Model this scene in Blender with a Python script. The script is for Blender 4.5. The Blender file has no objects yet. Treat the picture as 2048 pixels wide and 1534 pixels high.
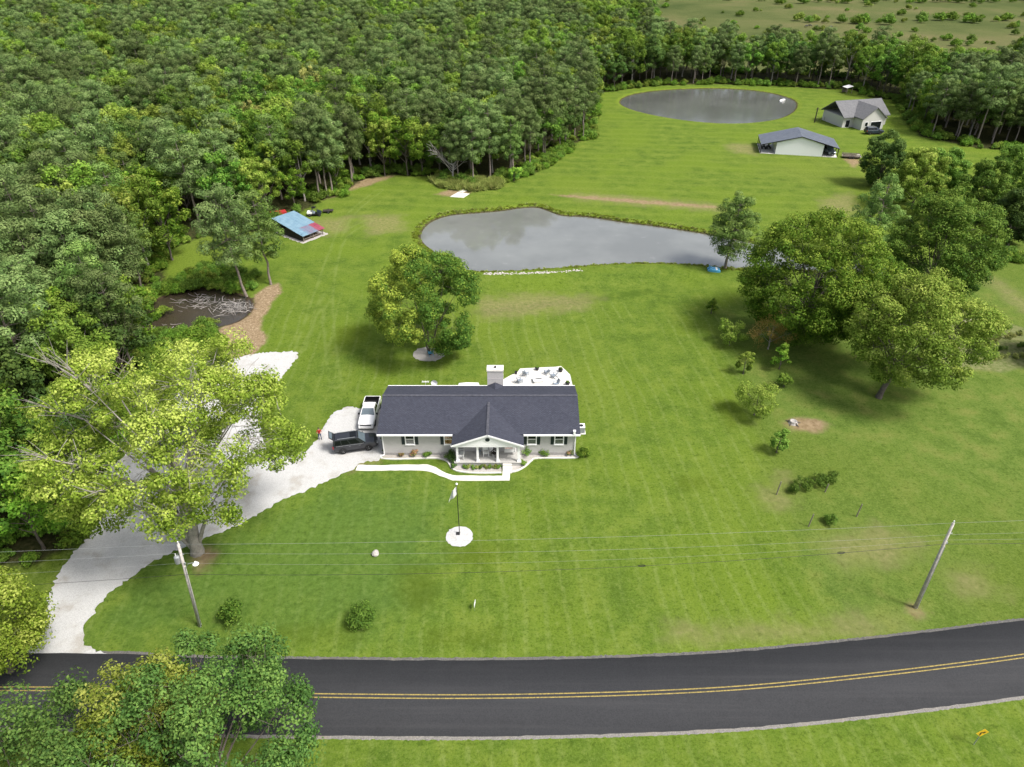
import bpy, bmesh, math, random
import numpy as np
from mathutils import Vector, Matrix
R = math.radians
scene = bpy.context.scene
COL = scene.collection

# ------------------------------------------------------------------ camera, sky, sun, exposure
CAM_H, PITCH, FPX = 54.0, R(34.0), 1400.0
cam_d = bpy.data.cameras.new('camera'); cam_d.sensor_width = 36.0; cam_d.lens = FPX/2048*36.0
cam_d.clip_start = 0.5; cam_d.clip_end = 9000
cam = bpy.data.objects.new('camera', cam_d); COL.objects.link(cam)
cam.location = (0, 0, CAM_H); cam.rotation_euler = (R(90)-PITCH, 0, 0)
scene.camera = cam

SUN_EL, SUN_AZ = R(56), R(118)          # azimuth measured from +Y towards +X
world = bpy.data.worlds.new('World'); scene.world = world; world.use_nodes = True
wn = world.node_tree; wn.nodes.clear()
sky = wn.nodes.new('ShaderNodeTexSky'); sky.sky_type = 'NISHITA'; sky.sun_disc = False
sky.sun_elevation = SUN_EL; sky.sun_rotation = SUN_AZ
sky.air_density = 1.0; sky.dust_density = 5.0; sky.ozone_density = 0.6; sky.altitude = 200
bg = wn.nodes.new('ShaderNodeBackground'); bg.inputs[1].default_value = 0.105
wo = wn.nodes.new('ShaderNodeOutputWorld')
hz = wn.nodes.new('ShaderNodeHueSaturation'); hz.inputs['Saturation'].default_value = .55      # thin overcast whitens the sky
wn.links.new(sky.outputs[0], hz.inputs['Color']); wn.links.new(hz.outputs[0], bg.inputs[0]); wn.links.new(bg.outputs[0], wo.inputs[0])
sun_d = bpy.data.lights.new('sun', 'SUN'); sun_d.energy = 2.2; sun_d.angle = R(14); sun_d.color = (1.0, 0.965, 0.91)
sun = bpy.data.objects.new('sun', sun_d); COL.objects.link(sun)
sdir = Vector((math.sin(SUN_AZ)*math.cos(SUN_EL), math.cos(SUN_AZ)*math.cos(SUN_EL), math.sin(SUN_EL)))
sun.rotation_euler = (-sdir).to_track_quat('-Z', 'Y').to_euler(); sun.location = (60, 20, 120)
vs = scene.view_settings; vs.view_transform = 'Standard'; vs.look = 'None'; vs.gamma = 1.0
vs.exposure = 1.1; vs.use_curve_mapping = False
scene.cycles.max_bounces = 6; scene.cycles.diffuse_bounces = 3; scene.cycles.glossy_bounces = 3
scene.cycles.transmission_bounces = 4; scene.cycles.transparent_max_bounces = 6

# ------------------------------------------------------------------ helpers
def P(u, v, z=0.0):
    """photo pixel -> point on the horizontal plane at height z"""
    dx, dy = u-1024.0, -(v-767.0)
    Y = FPX*math.cos(PITCH)+dy*math.sin(PITCH); Z = -FPX*math.sin(PITCH)+dy*math.cos(PITCH)
    t = (z-CAM_H)/Z
    return (dx*t, Y*t)
def PL(lst, z=0.0): return [P(u, v, z) for u, v in lst]

def tag(o, label=None, cat=None, group=None, kind=None):
    if label: o['label'] = label
    if cat: o['category'] = cat
    if group: o['group'] = group
    if kind: o['kind'] = kind
    return o
def thing(name, label, cat, loc=(0, 0, 0), rz=0.0, group=None, scale=None):
    o = bpy.data.objects.new(name, None); COL.objects.link(o); o.empty_display_size = 0.2
    o.location = loc; o.rotation_euler = (0, 0, rz)
    if scale: o.scale = (scale,)*3 if not hasattr(scale, '__len__') else scale
    return tag(o, label, cat, group)
def copy_tree(o, parent=None):
    c = o.copy(); COL.objects.link(c)
    if parent is not None: c.parent = parent
    for ch in o.children: copy_tree(ch, c)
    return c

def mesh_np(name, verts, faces_list, mats, mat_idx=None, smooth=False, attrs=None):
    """faces_list: list of int arrays (n,k). attrs: {name: face values}"""
    me = bpy.data.meshes.new(name)
    verts = np.asarray(verts, np.float32)
    me.vertices.add(len(verts)); me.vertices.foreach_set('co', verts.ravel())
    loops = np.concatenate([f.ravel() for f in faces_list]).astype(np.int32)
    tot = np.concatenate([np.full(len(f), f.shape[1], np.int32) for f in faces_list])
    start = np.concatenate([[0], np.cumsum(tot)[:-1]]).astype(np.int32)
    me.loops.add(len(loops)); me.loops.foreach_set('vertex_index', loops)
    me.polygons.add(len(tot)); me.polygons.foreach_set('loop_start', start); me.polygons.foreach_set('loop_total', tot)
    for m in mats: me.materials.append(m)
    if mat_idx is not None: me.polygons.foreach_set('material_index', np.asarray(mat_idx, np.int32))
    if smooth: me.polygons.foreach_set('use_smooth', np.ones(len(tot), bool))
    me.update(calc_edges=True)
    if attrs:
        for k, (dom, val) in attrs.items():
            a = me.attributes.new(k, 'FLOAT', dom); a.data.foreach_set('value', np.asarray(val, np.float32))
    return me
def link_obj(name, me, parent=None, loc=None, rz=None):
    o = bpy.data.objects.new(name, me); COL.objects.link(o)
    if parent is not None: o.parent = parent
    if loc is not None: o.location = loc
    if rz is not None: o.rotation_euler = (0, 0, rz)
    return o

class MB:
    """collects shapes, then links them as ONE mesh object"""
    def __init__(s): s.v = []; s.f = []; s.m = []
    def add(s, vs, fs, mi=0):
        b = len(s.v); s.v.extend([tuple(v) for v in vs]); s.f.extend([tuple(i+b for i in f) for f in fs]); s.m.extend([mi]*len(fs)); return s
    def box(s, x0, x1, y0, y1, z0, z1, mi=0):
        v = [(x0,y0,z0),(x1,y0,z0),(x1,y1,z0),(x0,y1,z0),(x0,y0,z1),(x1,y0,z1),(x1,y1,z1),(x0,y1,z1)]
        return s.add(v, [(0,3,2,1),(4,5,6,7),(0,1,5,4),(1,2,6,5),(2,3,7,6),(3,0,4,7)], mi)
    def cbox(s, c, size, mi=0, rot=None):
        sx, sy, sz = [k/2 for k in size]
        v = [Vector((a*sx, b*sy, d*sz)) for d in (-1, 1) for a, b in ((-1,-1),(1,-1),(1,1),(-1,1))]
        if rot is not None: v = [rot @ p for p in v]
        v = [p+Vector(c) for p in v]
        return s.add(v, [(0,3,2,1),(4,5,6,7),(0,1,5,4),(1,2,6,5),(2,3,7,6),(3,0,4,7)], mi)
    def beam(s, a, b, w, h=None, mi=0, up=(0,0,1)):
        a, b = Vector(a), Vector(b); d = (b-a); L = d.length; d.normalize()
        up = Vector(up)
        if abs(d.dot(up)) > .98: up = Vector((0, 1, 0))
        sx = d.cross(up).normalized(); uz = sx.cross(d)
        h = w if h is None else h
        v = [p+sx*(i*w/2)+uz*(j*h/2) for p in (a, b) for i, j in ((-1,-1),(1,-1),(1,1),(-1,1))]
        return s.add(v, [(0,1,2,3),(7,6,5,4),(0,4,5,1),(1,5,6,2),(2,6,7,3),(3,7,4,0)], mi)
    def prism(s, poly, z0, z1, mi=0):
        n = len(poly); v = [(x, y, z0) for x, y in poly]+[(x, y, z1) for x, y in poly]
        return s.add(v, [tuple(range(n))[::-1], tuple(range(n, 2*n))]+[(i, (i+1) % n, n+(i+1) % n, n+i) for i in range(n)], mi)
    def extr(s, poly, axis, a0, a1, mi=0):
        """polygon in the plane normal to axis ('x': (y,z), 'y': (x,z)), extruded a0..a1"""
        f = (lambda p, a: (a, p[0], p[1])) if axis == 'x' else (lambda p, a: (p[0], a, p[1]))
        n = len(poly); v = [f(p, a0) for p in poly]+[f(p, a1) for p in poly]
        return s.add(v, [tuple(range(n))[::-1], tuple(range(n, 2*n))]+[(i, (i+1) % n, n+(i+1) % n, n+i) for i in range(n)], mi)
    def tube(s, path, rad, n=6, mi=0, cap=True):
        path = [Vector(p) for p in path]
        if not hasattr(rad, '__len__'): rad = [rad]*len(path)
        rings = []; ref = Vector((0.31, 0.17, 0.93))
        for i, p in enumerate(path):
            d = (path[min(i+1, len(path)-1)]-path[max(i-1, 0)]).normalized()
            r0 = ref if abs(d.dot(ref.normalized())) < .95 else Vector((1, 0, 0))
            a = d.cross(r0).normalized(); b = d.cross(a)
            rings.append([p+(a*math.cos(2*math.pi*k/n)+b*math.sin(2*math.pi*k/n))*rad[i] for k in range(n)])
        v = [q for r in rings for q in r]
        f = [(i*n+k, i*n+(k+1) % n, (i+1)*n+(k+1) % n, (i+1)*n+k) for i in range(len(path)-1) for k in range(n)]
        if cap: f += [tuple(range(n))[::-1], tuple((len(path)-1)*n+k for k in range(n))]
        return s.add(v, f, mi)
    def lathe(s, prof, c=(0, 0, 0), n=16, mi=0, axis='z'):
        v = []
        for r, z in prof:
            for k in range(n):
                a = 2*math.pi*k/n; x, y = r*math.cos(a), r*math.sin(a)
                p = (x, y, z) if axis == 'z' else ((x, z, y) if axis == 'y' else (z, x, y))
                v.append((p[0]+c[0], p[1]+c[1], p[2]+c[2]))
        m = len(prof)
        f = [(i*n+k, i*n+(k+1) % n, (i+1)*n+(k+1) % n, (i+1)*n+k) for i in range(m-1) for k in range(n)]
        f += [tuple(range(n))[::-1], tuple((m-1)*n+k for k in range(n))]
        return s.add(v, f, mi)
    def loft(s, rings, mi=0, close=True, caps=True):
        n = len(rings[0]); v = [q for r in rings for q in r]; rn = range(n if close else n-1)
        f = [(i*n+k, i*n+(k+1) % n, (i+1)*n+(k+1) % n, (i+1)*n+k) for i in range(len(rings)-1) for k in rn]
        if caps: f += [tuple(range(n))[::-1], tuple((len(rings)-1)*n+k for k in range(n))]
        return s.add(v, f, mi)
    def build(s, name, mats, parent=None, loc=None, rz=None, smooth=False, fixn=True):
        me = bpy.data.meshes.new(name); me.from_pydata(s.v, [], s.f)
        for m in (mats if isinstance(mats, (list, tuple)) else [mats]): me.materials.append(m)
        me.polygons.foreach_set('material_index', s.m)
        if fixn:
            bm = bmesh.new(); bm.from_mesh(me); bmesh.ops.recalc_face_normals(bm, faces=bm.faces); bm.to_mesh(me); bm.free()
        if smooth: me.polygons.foreach_set('use_smooth', [True]*len(me.polygons))
        me.update()
        return link_obj(name, me, parent, loc, rz)

# ------------------------------------------------------------------ materials
class NT:
    def __init__(s, name):
        s.mat = bpy.data.materials.new(name); s.mat.use_nodes = True; s.t = s.mat.node_tree; s.t.nodes.clear()
    def n(s, typ, props=None, **ins):
        nd = s.t.nodes.new(typ)
        for k, v in (props or {}).items(): setattr(nd, k, v)
        for k, v in ins.items():
            key = k.replace('_', ' ')
            if key.startswith('i') and key[1:].isdigit(): key = int(key[1:])
            s.set(nd.inputs[key], v)
        return nd
    def set(s, sock, v):
        if isinstance(v, bpy.types.NodeSocket): s.t.links.new(v, sock)
        elif isinstance(v, bpy.types.Node): s.t.links.new(v.outputs[0], sock)
        else:
            if hasattr(v, '__len__') and len(v) == 3 and sock.type == 'RGBA': v = (*v, 1)
            sock.default_value = v
    def math(s, op, a, b=0.0, c=None, clamp=False):
        nd = s.t.nodes.new('ShaderNodeMath'); nd.operation = op; nd.use_clamp = clamp
        s.set(nd.inputs[0], a); s.set(nd.inputs[1], b)
        if c is not None: s.set(nd.inputs[2], c)
        return nd.outputs[0]
    def mix(s, f, a, b, blend='MIX'):
        nd = s.t.nodes.new('ShaderNodeMix'); nd.data_type = 'RGBA'; nd.blend_type = blend
        s.set(nd.inputs[0], f); s.set(nd.inputs[6], a); s.set(nd.inputs[7], b); return nd.outputs[2]
    def ramp(s, f, stops):
        nd = s.t.nodes.new('ShaderNodeValToRGB'); el = nd.color_ramp.elements
        while len(el) < len(stops): el.new(.5)
        for e, (p, c) in zip(el, stops):
            e.position = p; e.color = (*c, 1) if hasattr(c, '__len__') else (c, c, c, 1)
        s.set(nd.inputs[0], f); return nd.outputs[0]
    def smap(s, v, a, b, lo=0.0, hi=1.0):
        nd = s.t.nodes.new('ShaderNodeMapRange'); nd.interpolation_type = 'SMOOTHSTEP'
        for i, x in enumerate((v, a, b, lo, hi)): s.set(nd.inputs[i], x)
        return nd.outputs[0]
    def pos(s): return s.n('ShaderNodeNewGeometry').outputs['Position']
    def obj(s): return s.n('ShaderNodeTexCoord').outputs['Object']
    def noise(s, vec, scale, detail=3.0, rough=.55, dist=0.0):
        nd = s.n('ShaderNodeTexNoise', None, Vector=vec, Scale=scale, Detail=detail, Roughness=rough, Distortion=dist); return nd.outputs[0]
    def attr(s, name): return s.n('ShaderNodeAttribute', {'attribute_name': name}).outputs['Fac']
    def bump(s, h, strength=.3, dist=.05):
        return s.n('ShaderNodeBump', None, Height=h, Strength=strength, Distance=dist).outputs[0]
    def bsdf(s, col, rough=.6, metal=0.0, spec=.4, normal=None, coat=0.0, alpha=None):
        b = s.n('ShaderNodeBsdfPrincipled')
        s.set(b.inputs['Base Color'], col); s.set(b.inputs['Roughness'], rough); s.set(b.inputs['Metallic'], metal)
        s.set(b.inputs['Specular IOR Level'], spec)
        if coat: s.set(b.inputs['Coat Weight'], coat); s.set(b.inputs['Coat Roughness'], .06)
        if normal is not None: s.set(b.inputs['Normal'], normal)
        return b.outputs[0]
    def out(s, sh):
        o = s.n('ShaderNodeOutputMaterial'); s.t.links.new(sh, o.inputs[0]); return s.mat

def flat(name, col, rough=.6, metal=0.0, spec=.4, var=.12, scale=6.0, coat=0.0, bump=0.0):
    t = NT(name); p = t.obj(); nz = t.noise(p, scale, 4, .6)
    c1 = tuple(max(0, k*(1-var)) for k in col); c2 = tuple(min(1, k*(1+var)) for k in col)
    c = t.ramp(nz, [(.3, c1), (.7, c2)])
    nm = t.bump(t.noise(p, scale*8, 3), bump, .02) if bump else None
    return t.out(t.bsdf(c, rough, metal, spec, nm, coat))
def leafmat(name, dark, mid, light, transl=.3, accent=None):
    t = NT(name); a = t.attr('tint'); rnd = t.n('ShaderNodeObjectInfo').outputs['Random']
    k_ = 1.6; dark, mid, light = [tuple(v*k_ for v in c_) for c_ in (dark, mid, light)]
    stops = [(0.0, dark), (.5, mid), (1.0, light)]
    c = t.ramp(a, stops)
    hs = t.n('ShaderNodeHueSaturation'); t.set(hs.inputs['Color'], c)
    t.set(hs.inputs['Hue'], t.smap(rnd, 0, 1, .493, .509)); t.set(hs.inputs['Value'], t.smap(rnd, 0, 1, .72, 1.28))
    c = hs.outputs[0]
    b = t.bsdf(c, .6, 0, .08)
    tr = t.n('ShaderNodeBsdfTranslucent', None, Color=t.mix(.25, c, (*light,)))
    mx = t.n('ShaderNodeMixShader'); t.set(mx.inputs[0], transl); t.t.links.new(b, mx.inputs[1]); t.t.links.new(tr.outputs[0], mx.inputs[2])
    return t.out(mx.outputs[0])

M = {}
M['white'] = flat('white_paint', (.78, .78, .76), .45, var=.04)
M['trim'] = flat('white_trim', (.87, .86, .87), .4, var=.03)
M['concrete'] = flat('pale_concrete', (.58, .56, .52), .85, var=.10, scale=1.5, bump=.2)
M['porchfloor'] = flat('porch_concrete', (.40, .39, .37), .8, var=.08, scale=2)
M['black'] = flat('black_plastic', (.012, .012, .014), .4)
M['tyre'] = flat('tyre_rubber', (.015, .015, .016), .8)
M['rim'] = flat('alloy', (.45, .46, .48), .3, metal=.9, var=.03)
M['chrome'] = flat('chrome', (.6, .61, .63), .18, metal=1, var=.02)
M['shutter'] = flat('dark_green_shutter', (.010, .020, .024), .5)
M['galv'] = flat('galvanised', (.42, .44, .46), .45, metal=.6)
M['wood_grey'] = flat('weathered_wood', (.20, .17, .14), .85, var=.3, scale=3, bump=.3)
M['wood_pole'] = flat('pole_wood', (.40, .37, .34), .85, var=.3, scale=2.5, bump=.3)
M['wood_dark'] = flat('dark_boards', (.030, .024, .020), .85, var=.35, scale=2)
M['bark'] = flat('bark_brown', (.10, .085, .07), .9, var=.35, scale=3, bump=.5)
M['bark_pale'] = flat('bark_pale', (.26, .24, .21), .9, var=.3, scale=3, bump=.5)
M['bark_pine'] = flat('bark_pine', (.21, .175, .15), .9, var=.35, scale=2.5, bump=.5)
M['deadwood'] = flat('dead_wood', (.33, .31, .29), .9, var=.2)
M['glassdark'] = flat('window_glass', (.010, .012, .014), .12, spec=.35, var=.02)
M['skin'] = flat('skin', (.50, .30, .22), .55, var=.05)
M['red'] = flat('red_cloth', (.38, .012, .020), .8)
M['jeans'] = flat('denim', (.045, .07, .14), .85)
M['hair'] = flat('hair', (.03, .02, .015), .7)
M['stone'] = flat('pale_stone', (.40, .37, .34), .85, var=.3, scale=4, bump=.4)
M['pot'] = flat('dark_pot', (.02, .018, .02), .5)
M['chairgrey'] = flat('blue_grey_plastic', (.22, .26, .31), .55)
M['brick'] = None
M['blue'] = flat('blue_plastic', (.08, .33, .55), .35)
M['redpaint'] = flat('red_paint', (.35, .03, .03), .5)
M['flag'] = flat('flag_cloth', (.75, .74, .72), .8, var=.06)
M['wire'] = flat('dull_wire', (.26, .27, .27), .6)
M['soil'] = flat('soil', (.16, .11, .075), .95, var=.3, scale=2, bump=.5)
# ------------------------------------------------------------------ geometry of the land
def catmull(pts, n=6, closed=True):
    pts = [np.array(p, float) for p in pts]; out = []; m = len(pts)
    rng_ = range(m) if closed else range(m-1)
    for i in rng_:
        g = lambda k: pts[k % m] if closed else pts[min(max(k, 0), m-1)]
        p0, p1, p2, p3 = g(i-1), g(i), g(i+1), g(i+2)
        for j in range(n):
            t = j/n
            out.append(.5*((2*p1)+(-p0+p2)*t+(2*p0-5*p1+4*p2-p3)*t*t+(-p0+3*p1-3*p2+p3)*t**3))
    if not closed: out.append(pts[-1])
    return np.array(out)
def seg_dist(pts, a, b):
    d = b-a; L = max(d.dot(d), 1e-9); t = np.clip(((pts-a)@d)/L, 0, 1)
    return np.hypot(*(pts-(a+t[:, None]*d)).T)
def sdf(pts, poly):
    poly = np.asarray(poly, float); D = np.full(len(pts), 1e9); ins = np.zeros(len(pts), bool); x, y = pts.T
    for i in range(len(poly)):
        a, b = poly[i], poly[(i+1) % len(poly)]
        D = np.minimum(D, seg_dist(pts, a, b))
        c = (a[1] > y) != (b[1] > y)
        if c.any():
            xi = a[0]+(y-a[1])/(b[1]-a[1]+1e-12)*(b[0]-a[0]); ins ^= c & (x < xi)
    return np.where(ins, -D, D)
def ldist(pts, line):
    D = np.full(len(pts), 1e9)
    for i in range(len(line)-1): D = np.minimum(D, seg_dist(pts, np.array(line[i], float), np.array(line[i+1], float)))
    return D

WATER_Z = -0.35
pond_px = [(842,478),(850,455),(872,440),(905,431),(950,427),(1000,423),(1040,417),(1075,416),(1100,424),(1125,432),(1165,434),(1200,438),(1250,446),(1300,452),(1350,459),(1400,467),(1450,476),(1520,490),(1600,505),(1700,520),(1770,528),(1760,548),(1680,545),(1600,540),(1520,536),(1460,536),(1400,530),(1350,528),(1300,526),(1250,527),(1200,529),(1150,533),(1100,537),(1050,540),(1000,542),(950,542),(910,530),(870,505)]
POND = catmull(PL(pond_px, WATER_Z), 4)
fp_px = [(1241,204),(1262,191),(1320,182),(1400,178),(1470,179),(1530,185),(1575,196),(1592,207),(1585,224),(1555,238),(1500,246),(1440,247),(1370,241),(1300,229),(1255,216)]
FARPOND = catmull(PL(fp_px, WATER_Z), 4)
swamp_px = [(275,640),(300,610),(340,590),(400,578),(460,585),(500,600),(498,625),(470,645),(430,655),(360,672),(310,665)]
SWAMP = catmull(PL(swamp_px, -0.25), 4)

# woodland outline (where trunks can stand), world metres
wood_near = PL([(-40,1135),(60,1138),(130,1100),(165,1040),(185,985),(225,925),(250,860),(262,780),(330,705),(420,690),(432,655)])
wood_edge2 = PL([(540,452),(560,440),(600,425),(640,402),(690,385),(722,360),(760,350),(850,352),(900,364),(985,372),(1060,350),(1110,318),(1142,290),(1185,275),(1190,240),(1196,186),(1300,172),(1420,168),(1560,172),(1640,178),(1700,178),(1745,196),(1790,200)])
WOOD = wood_near+PL([(300,655),(270,640),(290,600),(330,560),(330,500),(420,468),(520,462)])+wood_edge2+[(118,208),(128,196),(150,188),(175,178),(260,170),(420,220),(420,420),(215,322),(170,264),(152,272),(142,298),(110,305),(80,307),(63,334),(74,400),(88,520),(112,640),(170,900),(-900,900),(-420,420),(-120,60),(-70,45)]
WOOD = [tuple(p) for p in WOOD]
straw = catmull(PL([(428,700),(436,662),(462,642),(497,628),(503,600),(512,588),(535,572),(556,566),(562,580),(548,602),(530,628),(522,650),(534,676),(512,706),(484,722)]), 3)
dirt_polys = [PL(q) for q in (
    [(1562,846),(1590,838),(1640,840),(1655,852),(1640,862),(1580,862)],
    [(868,388),(905,378),(945,380),(930,389),(905,393)],
    [(720,358),(790,350),(770,360),(700,382),(640,402)],
    [(700,945),(724,924),(762,914),(757,922),(722,930)],
    [(1815,1222),(1835,1208),(1850,1220),(1832,1236)],
    [(385,1120),(405,1095),(430,1110),(425,1135),(395,1145)],
    [(1690,318),(1712,314),(1722,326),(1706,336)],
    [(1850,575),(1885,560),(1900,580),(1870,600)],
    [(1100,389),(1180,393),(1300,402),(1430,412),(1440,416),(1300,408),(1180,398)])]
dry_polys = [PL(q) for q in (
    [(620,440),(700,435),(690,465),(655,470),(640,455)],
    [(1450,290),(1490,286),(1516,296),(1510,310),(1470,306)],
    [(1150,386),(1300,396),(1450,410),(1440,424),(1280,410),(1150,398)],
    [(1520,1000),(1570,950),(1580,980),(1560,1010)],
    [(1640,1085),(1760,1060),(1850,1085),(1800,1120),(1690,1130)],
    [(1895,1150),(1960,1140),(1990,1170),(1930,1190)],
    [(1350,1262),(1540,1252),(1800,1238),(1810,1258),(1560,1278),(1350,1285)],
    [(960,600),(1050,590),(1200,592),(1180,615),(1050,630),(960,640)],
    [(720,430),(800,430),(810,460),(740,470)],
    [(1640,400),(1700,385),(1720,420),(1660,440)],
    [(1960,548),(1985,552),(2070,612),(2070,634),(2030,612)])]
rough_poly = PL([(1385,640),(1420,640),(1470,760),(1490,860),(1530,960),(1580,1080),(1640,1200),(1660,1270)])+[(60,30),(200,30),(200,130),(120,140),(60,118),(44,112)]
field_poly = [(66,326),(84,309),(112,307),(143,300),(154,275),(170,268),(215,326),(420,424),(900,440),(2500,900),(2500,4000),(300,4000),(180,1100),(120,640),(92,520),(78,400)]
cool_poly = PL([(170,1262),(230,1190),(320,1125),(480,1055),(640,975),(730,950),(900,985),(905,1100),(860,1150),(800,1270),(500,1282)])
olive_polys = [PL(q) for q in ([(795,1140),(840,1130),(880,1145),(870,1200),(830,1225),(800,1190)],[(890,1095),(960,1085),(1010,1100),(980,1130),(910,1130)],[(860,1262),(1000,1258),(1010,1284),(860,1286)],[(675,655),(735,650),(745,672),(700,690),(670,685)],[(1430,800),(1475,810),(1485,850),(1455,860)],[(1360,960),(1420,955),(1425,972),(1370,980)],[(560,1262),(700,1258),(700,1280),(560,1280)])]
mulch_mid = P(858, 708)
garden = PL([(1895,650),(1985,636),(2060,660),(2120,720),(2000,745),(1880,735)])

xs = np.concatenate([-np.geomspace(116, 3200, 26)[::-1], np.arange(-112, 150.1, 1.0), np.geomspace(156, 3200, 24)])
ys = np.concatenate([-np.geomspace(2, 420, 12)[::-1], [5, 10], np.arange(14, 292.1, 1.0), np.geomspace(297, 4500, 30)])
GX, GY = np.meshgrid(xs, ys); GP = np.stack([GX.ravel(), GY.ravel()], 1)
d_pond, d_fp, d_sw = sdf(GP, POND), sdf(GP, FARPOND), sdf(GP, SWAMP)
def land_h(dp, df, ds):
    h = np.zeros_like(dp)
    h = np.minimum(h, np.clip(WATER_Z+.38*dp, -1.6, 0))
    rim = 0.9*np.exp(-((df-6.0)/3.5)**2)
    h = np.where(df < 20, rim+np.minimum(0, np.clip(WATER_Z+.30*df-rim, -2.2, 0)), h)
    h = np.minimum(h, np.clip(-.25+.25*ds, -.9, 0))
    return h
gz = land_h(d_pond, d_fp, d_sw)
# low dam along the near shore of the pond
dam_line = catmull(PL([(880,556),(960,560),(1100,556),(1250,546),(1380,545)]), 3, False)
gz += np.where(d_pond > 1.2, .55*np.exp(-(ldist(GP, dam_line)/3.0)**2), 0)
def height_at(x, y):
    p = np.array([[x, y]])
    return float(land_h(sdf(p, POND), sdf(p, FARPOND), sdf(p, SWAMP))[0])
attrs = {'pond': d_pond, 'farpond': d_fp, 'wood': sdf(GP, WOOD), 'straw': sdf(GP, straw), 'rough': sdf(GP, rough_poly), 'field': sdf(GP, field_poly)}
attrs['dirt'] = np.min([sdf(GP, q) for q in dirt_polys], 0)
attrs['dry'] = np.min([sdf(GP, q) for q in dry_polys], 0)
attrs['garden'] = sdf(GP, garden)
attrs['cool'] = sdf(GP, cool_poly)
attrs['olive'] = np.min([sdf(GP, q) for q in olive_polys], 0)
attrs['swamp'] = d_sw
track = catmull(PL([(672,770),(662,700),(656,600),(668,520),(690,470),(740,440)]), 4, False)
track2 = catmull(PL([(600,700),(640,580),(668,500),(700,430),(760,380)]), 4, False)
attrs['track'] = np.minimum(ldist(GP, track), ldist(GP, track2))
attrs['damp'] = ldist(GP, catmull(PL([(960,626),(1060,614),(1180,600),(1290,584),(1330,592)]), 3, False))
nx, ny = len(xs), len(ys)
idx = np.arange(nx*ny).reshape(ny, nx)
quads = np.stack([idx[:-1, :-1], idx[:-1, 1:], idx[1:, 1:], idx[1:, :-1]], -1).reshape(-1, 4)

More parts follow.
